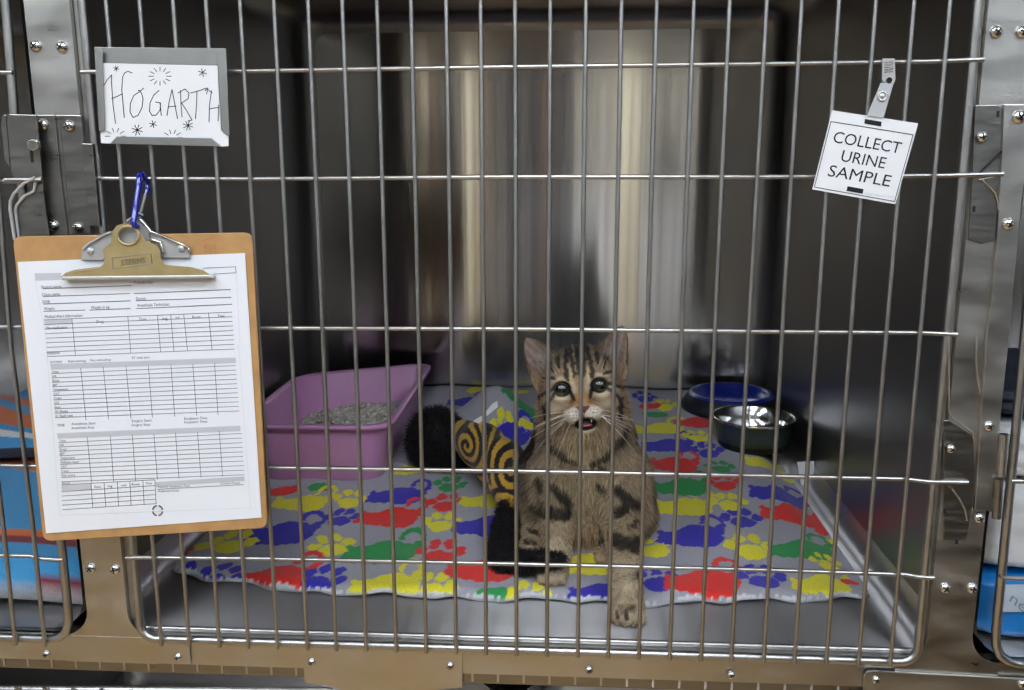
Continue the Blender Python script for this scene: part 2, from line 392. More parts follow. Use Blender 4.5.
crop_prism([(128, 300), (142, 300), (146, 355), (133, 355)], YF-.0122, YF-.0121, 'slot', 'dark_gap', lt, bevel=0)
crop_prism([(114, 262), (138, 254), (160, 264), (162, 296), (142, 308), (118, 298)], YF-.018, YF-.0122, 'hex_bolt', 'screw_steel', lt, bevel=.0008)
crop_prism([(160, 455), (182, 440), (190, 520), (215, 700), (82, 700), (68, 560), (74, 545), (110, 505), (150, 478)], YF-.010, YF-.008, 'lower_bracket', 'latch_steel', lt)
mb = MB(); q = [PY(*T(x, y), YF-.011) for x, y in ((180, 418), (152, 440), (148, 478), (105, 500), (72, 540), (67, 562), (84, 700))]
mb.tube(q, .0015, 'zinc', 8); part(mb, 'bracket_edge', lt)
mb = MB(); q = [PY(*T(x, y), YF-.014) for x, y in ((150, 420), (100, 448), (60, 490), (45, 520), (44, 560), (64, 690))]
mb.tube(q, .0015, 'zinc', 8); part(mb, 'bracket_edge', lt)
mb = MB(); mb.tube([PY(*T(x, 430), YF-.013) for x in (20, 120, 180)], .0018, 'wire_steel', 10); part(mb, 'latch_rod', lt)
crop_prism([(350, 272), (395, 275), (428, 632), (385, 632)], YF-.007, YF-.004, 'side_tab', 'latch_steel', lt)
crop_prism([(390, 275), (398, 275), (430, 632), (423, 632)], YF-.012, YF-.007, 'side_tab', 'latch_steel', lt)
for p in ((186, 193), (298, 198), (230, 628), (337, 636)): screw(lt, tuple(PY(*T(*p), YF-.003)), .0055, p[1]*.2)
# right keeper plate, post strip and hinge
kp = thing('keeper_plate', tuple(PY(985, 200, YF)), 'grey steel keeper plate with rounded corners screwed to the right post', 'keeper plate')
G = lambda x, y: (940+x/2.88, 80+y/2.88)
crop_prism([(102, 72), (165, 72), (180, 82), (182, 200), (176, 300), (165, 380), (158, 462), (120, 472), (82, 460), (92, 300)], YF-.0026, YF-.0004, 'recess_plate', 'latch_steel', kp, G)
crop_prism([(185, 70), (270, 70), (236, 345), (216, 553), (197, 763), (146, 1240), (100, 1240), (132, 763), (158, 553), (172, 345), (180, 200)], YF-.005, YF-.0004, 'strike_strip', 'frame_steel', kp, G)
mb = MB(); mb.tube([PY(*G(x, y), YF-.0035) for x, y in ((120, 285), (140, 305), (158, 325), (166, 350), (168, 372))], .0009, 'screw_steel', 8); part(mb, 'bent_edge', kp)
mb = MB(); mb.tube([PY(*G(x, y), YF-.0035) for x, y in ((112, 270), (145, 238), (180, 205))], .0009, 'dark_gap', 8); part(mb, 'bent_edge', kp)
mb = MB(); mb.tube([PY(*G(x, y), YF-.0035) for x, y in ((112, 288), (150, 280), (180, 268))], .0009, 'frame_steel', 8); part(mb, 'bent_edge', kp)
L8 = lambda x, y: (768+x/3.99, 345+y/3.99)
for pts in (((832, -40), (830, 60), (836, 130), (848, 192)), ((722, -60), (722, 270), (735, 292), (790, 330), (818, 350), (822, 380)), ((735, 575), (765, 615), (785, 655), (795, 700))):
    mb = MB(); mb.tube([PY(*L8(x, y), YF-.005) for x, y in pts], .0009, 'frame_steel', 8); part(mb, 'bent_edge', kp)
crop_prism([(720, 300), (818, 360), (830, 560), (792, 780), (700, 780), (700, 300)], YF-.002, YF-.0004, 'lower_recess_plate', 'latch_steel', kp, L8)
for p, r in (((1018.5, 117), .0062), ((982, 137), .0048), ((1008, 224), .0058), ((988.6, 426), .0050), ((951, 449), .0044), ((979, 518), .0052)): screw(kp, tuple(PY(*p, YF-.0046)), r, p[0])
for p in ((998, 114), (974, 209), (945, 511), (957, 542)):
    c = PY(*p, YF-.003); mb = MB(); mb.box((c[0]-.001, c[1], c[2]-.0025), (c[0]+.0012, c[1]+.001, c[2]+.0025), 'dark_gap'); part(mb, 'slot', kp)
hg = thing('door_hinge', tuple(PY(996, 480, YF)), 'small grey barrel hinge joining the right post to the neighbouring door', 'hinge')
for y0, y1, x0, x1, m in ((434, 476, 1004, 1001, 'frame_steel'), (478, 518, 998.5, 996.5, 'latch_steel')):
    mb = MB(); mb.tube([PY(x0, y0, YF-.006), PY(x1, y1, YF-.006)], .0042, m, 14); part(mb, 'knuckle', hg)
mb = MB(); mb.prism([PY(x, y, YF-.004) for x, y in ((993, 436), (999, 436), (996, 512), (989, 512))], (0, .0016, 0), 'frame_steel'); part(mb, 'hinge_leaf', hg)
lp = thing('lower_latch_plate', tuple(PY(940, 680, YF)), 'grey rounded steel plate screwed below the right post at the bottom edge', 'latch plate')
mb = MB(); mb.prism([PY(x, y, YF-.003) for x, y in ((863, 700), (864, 676), (867, 672), (872, 671), (1060, 681), (1060, 740), (862, 730))], (0, .0025, 0), 'frame_steel'); part(mb, 'plate', lp, bevel=.0006)
for p in ((876, 680), (1022, 684)): screw(lp, tuple(PY(*p, YF-.003)), .0044, 1.)
# ---------------------------------------------------------------- cage doors
top = [106, 139.5, 173, 206, 240, 274, 308, 342, 377, 411, 446, 480.5, 515, 550.5, 586, 621.5, 657, 694, 730, 767, 802, 839, 876, 914, 950]
bot = [161, 189, 219, 248, 277, 307, 336, 366, 396, 426, 456, 486, 516.5, 547, 578, 608.5, 639.5, 670.5, 702, 732.5, 765, 796, 828, 860.5, 892.5]
WR = .0022
dr = thing('cage_door', (0, 0, zb_), 'wide barred steel cage door in front of the sitting cat', 'cage door')
for i, (a, b) in enumerate(zip(top, bot)):
    A = PY(a, 0, -.0034); B = PY(b, 640, -.0034); d = (A-B)/(A[2]-B[2])
    yb = 644+(b-160)*.028
    e = PY(b+.3, yb+1.5, -.0034)
    p0 = B+d*(.69-B[2]); p1 = B+d*(e[2]-B[2])
    mid = (p0+p1)/2+np.array([rng.normal(0, .0004), 0, 0])
    mb = MB(); mb.tube([p0, mid, p1], WR*.92, 'wire_steel', 10); part(mb, 'vertical_wire', dr)
hz = [[(81, 72), (256, 71), (512, 67), (768, 64), (930, 61.5), (984, 59.5)], [(88, 178.5), (256, 179), (512, 177), (768, 177), (950, 175.5), (1003, 174)],
      [(100, 327.5), (262, 328), (512, 329), (768, 331.6), (920, 332.8), (957, 334.5)], [(118, 465), (270, 467.6), (512, 471), (768, 476), (905, 479), (930, 482), (948, 482), (968, 482.5)],
      [(126, 558), (140, 557.5), (256, 558.5), (512, 563.8), (768, 570), (905, 574.5), (918, 577), (934, 578)]]
for h in hz:
    mb = MB(); mb.tube([PY(x, y, 0.) for x, y in h], WR, 'wire_steel', 10); part(mb, 'cross_wire', dr)
A, B = PY(82, 0, .003), PY(138.5, 605, .003); C_, D_ = PY(978, 0, .003), PY(922, 605, .003)
zbot = PY(300, 643, .003)[2]; r = .016; FR = .0043
def onl(A, B, z): return A+(B-A)*((z-A[2])/(B[2]-A[2]))
xl, xr = onl(A, B, zbot)[0], onl(C_, D_, zbot)[0]
path = [tuple(onl(A, B, .71)), tuple(onl(A, B, .35)), tuple(onl(A, B, zbot+r))]+[(xl+r-r*math.cos(a), .003, zbot+r-r*math.sin(a)) for a in np.linspace(.2, PI/2-.2, 5)]
path += [(xl+r, .003, zbot)]+[(x, .003, zbot) for x in np.linspace(xl+.1, xr-.1, 6)]+[(xr-r, .003, zbot)]+[(xr-r+r*math.sin(a), .003, zbot+r-r*math.cos(a)) for a in np.linspace(.2, PI/2-.2, 5)]
path += [tuple(onl(C_, D_, zbot+r)), tuple(onl(C_, D_, .35)), tuple(onl(C_, D_, .71))]
mb = MB(); mb.tube(path, FR, 'wire_steel', 14); part(mb, 'door_frame', dr)
# neighbouring doors
def side_door(label, wires, rows, frame, loc, extra=None):
    t = thing('cage_door', loc, label, 'cage door')
    for w_ in wires:
        mb = MB(); mb.tube([PY(x, y, -.0034) for x, y in w_], WR, 'wire_steel', 10); part(mb, 'vertical_wire', t)
    for h in rows:
        mb = MB(); mb.tube([PY(x, y, 0.) for x, y in h], WR, 'wire_steel', 10); part(mb, 'cross_wire', t)
    fp = [tuple(PY(x, y, .003)) for x, y in frame]
    if extra:
        x0, x1, z0, z1, tail, zs, x2 = extra
        xx = x0
        while (xx-x1)*(1 if x1 > x0 else -1) < 0:
            mb = MB(); mb.tube([(xx, -.0034, z0), (xx, -.0034, z1)], WR, 'wire_steel', 8); part(mb, 'vertical_wire', t); xx += .0305*(1 if x1 > x0 else -1)
        for z in zs:
            mb = MB(); mb.tube([(x2, 0., z), (x1, 0., z)], WR, 'wire_steel', 8); part(mb, 'cross_wire', t)
        fp = fp+tail
    mb = MB(); mb.tube(fp, FR, 'wire_steel', 14); part(mb, 'door_frame', t)
side_door('barred steel cage door of the left neighbouring cage, mostly cut off', [[(-3, 170), (11, 345), (32, 518), (45, 646)], [(-30, 200), (-15, 370), (2.5, 518), (15.5, 645)], [(-60, 300), (-28, 518), (-14, 645)]],
          [[(-840, 78), (-120, 73), (13, 72.5)], [(-840, 181), (-120, 181), (22, 181.5)], [(-840, 322), (-120, 327), (22, 327)], [(-840, 452), (-120, 464), (30, 466), (52, 467)], [(-840, 538), (-120, 553), (30, 556), (45, 559), (63, 560)]],
          [(4, -20), (14, 110), (36, 320), (61, 540), (68, 608), (68.5, 622), (66, 631), (60, 637), (50, 639), (0, 637), (-150, 633)], (-.5, 0, zb_),
          (-.615, -1.235, -.036, .69, [(-1.22, .003, -.033), (-1.235, .003, -.02), (-1.235, .003, .70)], (), 0))
side_door('barred steel cage door of the right neighbouring cage, cut off', [[(1058, 345), (1040, 518), (1030, 670)]],
          [[(1011, 481), (1060, 482), (2010, 500)], [(999, 575), (1004, 578), (1060, 580), (1900, 604)]],
          [(1046, 100), (1032, 260), (1020, 388), (1007, 518), (996, 630), (996, 645), (1000, 655), (1008, 661), (1018, 664), (1100, 668)], (.5, 0, zb_),
          (.53, 1.215, -.036, .69, [(1.2, .003, -.033), (1.215, .003, -.02), (1.215, .003, .70)], (.525, .43, .29), .478))
side_door('barred steel door of the cage below, only its bright top rod in view', [], [], [(-100, 688.5), (200, 690.5), (325, 691.5), (337, 694), (343, 702), (345, 760)], (-.4, 0, -.09),
          (-.25, -.83, -.58, -.0925, [], (-.2, -.33, -.46), -.2))
# ---------------------------------------------------------------- name card in its holder
TL = lambda x, y: (x/4., y/4.)
HY = -.0095
hd = thing('card_holder', tuple(PY(160, 146, HY)), 'folded grey metal card holder on the bars holding the handwritten card', 'card holder')
def plate(pts, f, y0, y1, name, m, t, bevel=0):
    mb = MB(); mb.prism([PY(*f(x, y), y0) for x, y in pts], (0, y1-y0, 0), m); return part(mb, name, t, bevel=bevel)
plate([(380, 188), (902, 193), (915, 560), (910, 583), (880, 586), (445, 574), (408, 570), (402, 540)], TL, HY+.0022, HY+.0032, 'back_plate', 'holder_steel', hd)
plate([(384, 188), (900, 194), (904, 262), (868, 262), (408, 252), (404, 245)], TL, HY+.0006, HY+.0021, 'top_flange', 'holder_steel', hd, .0004)
plate([(376, 188), (392, 188), (412, 208), (410, 256), (420, 520), (396, 528)], TL, HY-.0028, HY-.0018, 'side_flange', 'holder_steel', hd, .0003)
plate([(868, 196), (904, 194), (918, 545), (886, 520), (872, 262)], TL, HY-.0028, HY-.0018, 'side_flange', 'holder_steel', hd, .0003)
plate([(466, 545), (846, 552), (886, 586), (440, 575)], TL, HY-.0028, HY-.0018, 'bottom_flange', 'holder_steel', hd, .0003)
mb = MB()
mb.prism([PY(*TL(x, y), HY-.0008) for x, y in ((406, 252), (870, 262), (884, 520), (914, 546), (914, 584), (886, 586), (436, 574), (404, 572), (402, 530), (416, 520))], (0, .0006, 0), 'card_white')
fn = lambda x, y, z=0: PY(*TL(x, y), HY-.0010)
strokes = [[(412, 346), (430, 318), (446, 300), (446, 330), (452, 420), (462, 494)], [(528, 292), (512, 285), (498, 292), (490, 310), (487, 360), (497, 470)], [(447, 395), (470, 385), (490, 375)],
           [(575, 352), (563, 363), (552, 362)], [(560, 366), (535, 382), (521, 415), (520, 448), (532, 470), (552, 462), (568, 430), (572, 395), (566, 372), (560, 366)],
           [(636, 362), (615, 380), (600, 412), (598, 445), (608, 462), (625, 460), (640, 440), (642, 412)], [(642, 412), (622, 408)], [(640, 410), (645, 462)],
           [(668, 462), (676, 410), (688, 358), (698, 410), (710, 475)], [(672, 428), (704, 424)],
           [(722, 362), (724, 420), (728, 468)], [(712, 372), (740, 356), (756, 372), (752, 395), (726, 412), (745, 440), (768, 480), (752, 484)],
           [(762, 372), (800, 362), (826, 352)], [(788, 366), (786, 420), (782, 476)],
           [(820, 362), (832, 352), (826, 376)], [(846, 362), (838, 420), (836, 488)], [(874, 420), (874, 450), (872, 484)], [(838, 436), (856, 432), (876, 430)], [(834, 360), (848, 372)]]
for st in strokes: ribbon(mb, st, 3.4, fn, 'ink')
def star(cx, cy, r, n=3):
    for k in range(n):
        a = PI*k/n+.3; ribbon(mb, [(cx-r*math.cos(a), cy-r*math.sin(a)), (cx+r*math.cos(a), cy+r*math.sin(a))], 3.2, fn, 'ink')
for s_ in ((465, 274, 11, 3), (810, 290, 17, 3), (549, 520, 22, 4), (612, 497, 15, 3), (752, 502, 20, 4)): star(*s_)
def burst(cx, cy, r0, r1, n, a0, a1):
    for k in range(n):
        a = a0+(a1-a0)*k/max(1, n-1); ribbon(mb, [(cx+r0*math.cos(a), cy+r0*math.sin(a)*.8), (cx+r1*math.cos(a), cy+r1*math.sin(a)*.8)], 2.8, fn, 'ink')
burst(640, 305, 26, 46, 12, 0, 2*PI*11/12); burst(462, 545, 22, 42, 6, PI, 2*PI); burst(690, 550, 20, 40, 6, PI, 2*PI)
nc = part(mb, 'name_card', thing('tmp', tuple(PY(160, 146, HY)), None, None)); _t = nc.parent; nc.parent = None; nc.location = _t.location; bpy.data.objects.remove(_t)
tag(nc, 'white card with the handwritten name HOGARTH and inked stars, slotted in the metal holder', 'name card')
def loose(mb, name, label, cat, origin, **k):
    o = mb.obj(name, None, None, k.get('bevel', 0)); o.data.transform(Matrix.Translation(-Vector(origin))); o.location = origin
    return tag(o, label, cat, k.get('group'), k.get('kind'))
# ---------------------------------------------------------------- clipboard
CY = -.0185
TA = lambda x, y: (x/3.99, 172+y/3.99)
TB = lambda x, y: (x/3.99, 345+y/3.99)
cb = thing('clipboard', tuple(PY(150, 530, CY)), 'brown hardboard clipboard hanging from the blue carabiner with a form on it', 'clipboard')
def rounded(poly, r, n=5):
    out = []; N = len(poly)
    for i in range(N):
        p, a, b = np.array(poly[i], float), np.array(poly[i-1], float), np.array(poly[(i+1) % N], float)
        u = (a-p)/np.linalg.norm(a-p); v = (b-p)/np.linalg.norm(b-p)
        for t in np.linspace(0, 1, n): out.append(tuple(p+u*r*(1-t)**2+v*r*t**2))
    return out
mb = MB(); mb.prism([PY(x, y, CY) for x, y in rounded([(12.5, 236.5), (252, 232.5), (267.5, 528), (43, 541.5)], 9)], (0, .0032, 0), 'hardboard')
part(mb, 'board', cb, bevel=.0007)
fB = lambda dy: (lambda x, y, z=0: PY(*TA(x, y), CY-dy))
mb = MB()
for pts in (((805, 275), (850, 262)), ((818, 296), (822, 318)), ((835, 290), (840, 312)), ((850, 296), (858, 290), (860, 310)), ((812, 290), (820, 300), (828, 290))):
    ribbon(mb, pts, 2.6, fB(.0002), 'red_pencil')
part(mb, 'pencil_mark', cb)
# sheet of paper with the printed form
pp = MB(); PYY = CY-.0012
pp.prism([PY(x, y, PYY) for x, y in ((17.5, 262), (244.8, 253.2), (261.4, 517.6), (46, 533.4))], (0, .0008, 0), 'paper_white')
fa = lambda x, y, z=0: PY(*TA(x, y), PYY-.0002)
fa2 = lambda x, y, z=0: PY(*TA(x, y), PYY-.0003)
fb = lambda x, y, z=0: PY(*TB(x, y), PYY-.0002)
fb2 = lambda x, y, z=0: PY(*TB(x, y), PYY-.0003)
def quad(p, f, m): pp.add([f(*q) for q in p], [(0, 1, 2, 3)], m)
LW = 2.0
def ln(f, x0, y0, x1, y1, w=LW, m='print_dark'): ribbon(pp, [(x0, y0), (x1, y1)], w, f, m)
for q in ((170, 466, 525, 453), (172, 497, 517, 485), (173, 527, 520, 514), (175, 556, 340, 551), (358, 551, 520, 545), (534, 485, 920, 469), (543, 514, 922, 500), (545, 545, 926, 528)): ln(fa2, *q, w=2.6)
quad([(138, 404), (245, 402), (242, 430), (140, 434)], fa, 'print_grey')
ln(fa2, 810, 384, 940, 378); ln(fa2, 940, 378, 942, 402); ln(fa2, 840, 408, 942, 402)
quad([(176, 589), (286, 585), (288, 606), (178, 611)], fa, 'print_grey')
for k in range(9):
    x0 = 175+k*1.8; ln(fa2, x0, 590+18.3*k, 925+k*1.2, 559+18.4*k)
for a, b in ((287, 301), (510, 522), (628, 641), (681, 694), (733, 748), (832, 846)):
    sl = (a-175)*-.041; ln(fa2, a, 590+sl, b, 737+sl)
def tx(f, s, x, y, h=10, w=None, m='print_dark'):
    w = w or len(s)*h*.52; sl = -.036
    put_text(pp, s, (x, y+h/2), (x+w, y+h/2+w*sl), (x-h*.02, y-h/2), f, m)
for s_, x, y, w_ in (('Patient name:', 165, 459, 82), ('Client name:', 167, 489, 74), ('DOB:', 170, 518, 30), ('Weight:', 175, 546, 44), ('Weight in kg:', 362, 541, 76), ('Medical Alert Information:', 178, 577, 152), ('Procedure(s):', 535, 441, 76), ('Doctor:', 543, 505, 40), ('Anesthesia Technician:', 547, 532, 130),
                     ('Drug', 385, 597, 28), ('Dose', 556, 587, 28), ('mg', 648, 585, 20), ('ml', 701, 581, 14), ('Route', 768, 579, 32), ('Time', 868, 575, 28), ('No medication', 186, 622, 82), ('Induction', 188, 722, 50)):
    tx(fa2, s_, x, y, 12, w_)
quad([(200, 76), (940, 50), (942, 72), (204, 98)], fb, 'print_grey')
tx(fb2, 'SYSTEM:', 200, 69, 9, 48); tx(fb2, 'Rebreathing', 272, 65, 9, 70); tx(fb2, 'Non-rebreathing', 360, 61, 9, 82); tx(fb2, 'ET tube size:', 527, 51, 9, 70)
for pts in (((556, 70), (580, 62), (572, 76), (604, 62), (612, 74), (660, 60), (690, 68), (676, 74)), ((755, 62), (775, 55), (782, 68), (810, 56), (842, 60), (820, 66))): ribbon(pp, pts, 2, fb2, 'print_grey')
for k in range(11): ln(fb2, 204+k*1.6, 114+17.6*k, 940+k*1.4, 82+18.1*k)
for a, b in ((322, 343), (412, 433), (503, 522), (592, 608), (682, 697), (769, 785), (856, 870)): ln(fb2, a, 92-(a-322)*.036, b, 300-(a-322)*.04)
for k, s_ in enumerate(('Time', 'HR', 'Resp', 'BP', 'Temperature', 'CRT', 'Color', 'O2', 'Iso', 'IV fluids', 'IV fluid rate')): tx(fb2, s_, 206+k*1.6, 107+17.6*k, 9, 9+len(s_)*4.6)
tx(fb2, 'TIME:', 228, 321, 10, 32)
for s_, x, y in (('Anesthesia Start:', 285, 315), ('Anesthesia Stop:', 285, 331), ('Surgery Start:', 525, 303), ('Surgery Stop:', 525, 319), ('Extubation Time:', 735, 294), ('Intubation Time:', 735, 308)): tx(fb2, s_, x, y, 10, len(s_)*5.8)
quad([(228, 352), (958, 322), (960, 344), (230, 374)], fb, 'print_grey')
for k in range(10): ln(fb2, 233+k*1.3, 390+17.3*k, 964+k*1.2, 353+18.3*k)
for a, b in ((348, 365), (440, 453), (528, 541), (614, 628), (700, 714), (788, 802), (875, 888)): ln(fb2, a, 367-(a-348)*.045, b, 548-(a-348)*.045)
for k, s_ in enumerate(('Time', 'HR', 'Resp', 'BP', 'Temperature', 'Reflexes noted', 'CRT', 'Color', 'Pain score')): tx(fb2, s_, 236+k*1.3, 382+17.3*k, 9, 9+len(s_)*4.4)
quad([(620, 547), (975, 524), (976, 542), (622, 566)], fb, 'print_grey'); quad([(245, 561), (364, 554), (367, 576), (247, 582)], fb, 'print_grey')
ln(fb2, 245, 558, 618, 538)
for k in range(5): ln(fb2, 246+k*.9, 585+18*k, 619+k*.8, 561+18*k)
for a, b in ((363, 370), (415, 422), (468, 473), (518, 523), (570, 575), (618, 623)): ln(fb2, a, 552-(a-363)*.05, b, 650-(a-363)*.06)
for s_, x, y in (('Dose', 376, 566), ('mg', 431, 563), ('ml', 485, 560), ('Route', 526, 556), ('Time', 580, 552), ): tx(fb2, s_, x, y, 9, 8+len(s_)*4.6)
tx(fb2, 'Recovery: Extubation | Time:', 630, 566, 9, 128); tx(fb2, '(Initials/Time)', 880, 552, 9, 76); ln(fb2, 628, 576, 972, 557); tx(fb2, 'Additional Notes:', 632, 583, 9, 84); tx(fb2, 'Reversal', 248, 551, 8, 30)
for k in range(4):
    a = k*PI/2+.25; ribbon(pp, [(629+20*math.cos(a+t), 661+20*math.sin(a+t)) for t in np.linspace(0, 1.1, 6)], 5.5, fb2, 'print_dark')
ribbon(pp, [(629+14*math.cos(t), 661+14*math.sin(t)) for t in np.linspace(0, 2*PI, 14)], 1.5, fb2, 'print_faint')
for f, q in ((fa2, (140, 436, 190, 690)), (fb2, (185, 0, 238, 680)), (fb2, (238, 680, 1000, 650)), (fb2, (952, 0, 1000, 650)), (fa2, (942, 402, 958, 690))): ln(f, *q, w=1.6, m='print_faint')
loose(pp, 'paper_form', 'white printed anaesthesia record form clamped on the brown clipboard', 'paper', tuple(PY(150, 525, PYY)))
# clip of the clipboard
CP = CY-.006
def taplate(pts, y0, y1, name, m, t, bevel=0): return plate(pts, TA, y0, y1, name, m, t, bevel)
taplate([(322, 352), (328, 306), (350, 292), (412, 252), (440, 240), (500, 200), (520, 186), (560, 186), (574, 200), (600, 236), (652, 262), (700, 284), (748, 300), (756, 312), (755, 343), (650, 342), (640, 330), (420, 340), (410, 352)], CY-.0045, CY-.0008, 'clip_base', 'zinc', cb, .0004)
mb = MB(); mb.tube([fB(.0062)(x, y) for x, y in ((500, 200), (522, 186), (556, 186), (576, 206), (602, 238), (655, 258), (705, 280), (750, 300), (756, 320))], .0011, 'screw_steel', 8); mb.tube([fB(.0062)(x, y) for x, y in ((330, 308), (352, 288), (412, 252), (442, 240))], .0011, 'zinc', 8); part(mb, 'clip_base_edge', cb)
mb = MB(); mb.tube([fB(.0072)(x, y) for x, y in ((600, 268), (640, 280), (650, 320))], .0016, 'screw_steel', 8); mb.tube([fB(.0072)(x, y) for x, y in ((596, 240), (597, 280))], .0009, 'screw_steel', 8); part(mb, 'clip_spring', cb)
for x, y in ((360, 315), (725, 305)):
    c = fB(.0045)(x, y); mb = MB(); M = Matrix.Rotation(PI/2, 3, 'X')
    mb.lathe([(.0005, .0022), (.0022, .002), (.0034, .0008), (.0038, 0)], c, 'zinc', 20, M); part(mb, 'clip_rivet', cb)
# front jaw: plate with round hole, made as outer ring + inner ring bridged
out = [(244, 430), (246, 416), (262, 402), (300, 390), (400, 378), (414, 366), (418, 340), (408, 312), (424, 296), (442, 282), (447, 240), (466, 213), (500, 204), (536, 212), (558, 240), (584, 274), (622, 290), (638, 312), (644, 345), (655, 370), (760, 379), (812, 392), (838, 410), (850, 424)]
hole = [(510+38*math.cos(a), 253+33*math.sin(a)) for a in np.linspace(PI/2, PI/2+2*PI, 25)[:-1]]
def slab_with_hole(outer, hole, y0, y1, m):
    n = len(outer); V = []; import bmesh
    mb = MB(); of = [fB(y0)(x, y) for x, y in outer]; ob = [fB(y1)(x, y) for x, y in outer]; hf = [fB(y0)(x, y) for x, y in hole]; hb = [fB(y1)(x, y) for x, y in hole]
    j = 0; k = len(hole)
    # split at bottom centre: polygon with a slit
    cut = n  # slit from last-first edge middle
    mid = lambda a, b: tuple((np.array(a)+np.array(b))/2)
    for A, H in ((of, hf), (ob, hb)):
        poly = [mid(A[-1], A[0])]+list(A)+[mid(A[-1], A[0])]+[H[0]]+list(H[::-1])
        poly = [tuple(p) for p in poly]
        mb.add(poly, [tuple(range(len(poly)))], m)
    for A, B in ((of, ob), (hf, hb)):
        q = len(A)
        for i in range(q): mb.add([A[i], A[(i+1) % q], B[(i+1) % q], B[i]], [(0, 1, 2, 3)], m)
    return mb
mb = slab_with_hole(out, hole, .0095, .0082, 'clip_brass')
mb.tube([fB(.0102)(512+43*math.cos(a), 253+37*math.sin(a)) for a in np.linspace(0, 2*PI, 28)[:-1]], .0011, 'clip_brass', 8, closed=True)
for a, b in (((448, 342), (602, 326)), ((602, 326), (607, 366)), ((607, 366), (452, 386)), ((452, 386), (448, 342))): mb.tube([fB(.0095)(*a), fB(.0095)(*b)], .00035, 'latch_steel', 6)
mb.tube([fB(.009)(244+0, 418), fB(.0095)(300, 398), fB(.0095)(400, 384)], .0006, 'clip_brass', 6)
put_text(mb, 'STERNS', (484, 374), (580, 362), (482, 352), fB(.0098), 'latch_steel')
part(mb, 'clip_jaw', cb)
mb = MB(); mb.prism([fB(.0105)(x, y) for x, y in ((242, 432), (246, 418), (840, 411), (850, 424))], (0, .009, 0), 'zinc'); part(mb, 'jaw_lip', cb, bevel=.0008)
# carabiner
ca = thing('carabiner', tuple(PY(136, 222, -.02)), 'small blue metal carabiner hooked over the bar above the clipboard', 'carabiner')
K = lambda x, y, Y: PY(125+x/7.675, 160+y/7.675, Y)
mb = MB(); mb.tube([K(160, 262, -.010), K(172, 225, -.008), K(166, 175, -.002), K(150, 122, -.0105), K(128, 102, -.0145), K(112, 118, -.018), K(105, 200, -.0205), K(88, 320, -.024), K(72, 430, -.028), K(64, 470, -.031), K(72, 505, -.0315), K(95, 515, -.026), K(108, 495, -.016), K(116, 455, -.0125), K(117, 432, -.012)],
     [.0016, .0021, .0023, .0024, .0025, .0026, .0027, .0028, .0028, .0028, .0026, .0024, .0022, .002, .0018], 'blue_enamel', 12); part(mb, 'body', ca)
mb = MB(); mb.tube([K(158, 255, -.0105), K(140, 330, -.0118), K(122, 400, -.0125)], .0012, 'zinc', 10); mb.tube([K(108, 405, -.0128), K(140, 425, -.0128)], .0011, 'zinc', 8); part(mb, 'gate', ca)
# ---------------------------------------------------------------- sign on a badge clip
T6 = lambda x, y: (800+x/5.75, 90+y/5.75)
SY = -.0105
sg = MB()
sg.prism([PY(*T6(x, y), SY) for x, y in ((185, 117), (680, 192), (548, 657), (71, 571))], (0, .0008, 0), 'card_white')
fs = lambda x, y, z=0: PY(*T6(x, y), SY-.0003)
bd = [(178, 181), (650, 257), (544, 641), (83, 558)]
for a, b in zip(bd, bd[1:]+bd[:1]): ribbon(sg, [a, b], 4.2, fs, 'ink')
put_text(sg, 'COLLECT', (186, 300), (572, 366), (204, 236), fs, 'ink'); put_text(sg, 'URINE', (232, 408), (484, 452), (250, 345), fs, 'ink'); put_text(sg, 'SAMPLE', (157, 494), (512, 556), (176, 430), fs, 'ink')
put_text(sg, 'mgacatpad.com', (372, 600), (538, 622), (376, 586), fs, 'print_grey')
for q in (((374, 166), (470, 182), (466, 210), (370, 192)), ((274, 553), (366, 570), (360, 597), (268, 580))):
    sg.prism([PY(*T6(x, y), SY-.0004) for x, y in q], (0, .0003, 0), 'dark_gap')
loose(sg, 'sign_card', 'white square card reading COLLECT URINE SAMPLE hung on the right bars', 'sign', tuple(PY(855, 198, SY)))
bc = thing('badge_clip', tuple(PY(886, 62, -.01)), 'metal badge clip with a clear strap gripping the top bar above the white sign', 'badge clip')
T4 = lambda x, y: (768+x/4, y/4)
plate([(458, 234), (508, 234), (511, 318), (502, 340), (484, 347), (466, 340), (457, 318)], T4, -.0095, -.0068, 'clip_jaw', 'zinc', bc, .0005)
plate([(460, 236), (506, 236), (508, 300), (458, 300)], T4, .0035, .0055, 'clip_back', 'zinc', bc, .0005)
mb = MB(); c = PY(*T4(484, 322), -.0096); mb.lathe([(.0001, .0003), (.0026, .0003), (.0026, .0008), (.0032, .0008), (.0034, 0)], c, None, 20, Matrix.Rotation(PI/2, 3, 'X'), ['dark_gap', 'dark_gap', 'zinc', 'zinc']); part(mb, 'clip_hole', bc)
mb = MB()
for k in range(5): mb.tube([PY(*T4(466, 250+k*10), -.0098), PY(*T4(500, 244+k*10), -.0098)], .0005, 'screw_steel', 6)
part(mb, 'grip_ridge', bc)
plate([(452, 330), (500, 340), (462, 472), (396, 462)], T4, -.0122, -.0113, 'strap', 'clear_vinyl', bc)
mb = MB(); c = PY(*T4(457, 385), -.0123); mb.lathe([(.0001, .0012), (.0016, .0012), (.002, .0005), (.0028, .0005), (.0032, .0012), (.0042, .0008), (.0045, 0)], c, 'zinc', 22, Matrix.Rotation(PI/2, 3, 'X')); part(mb, 'snap', bc)
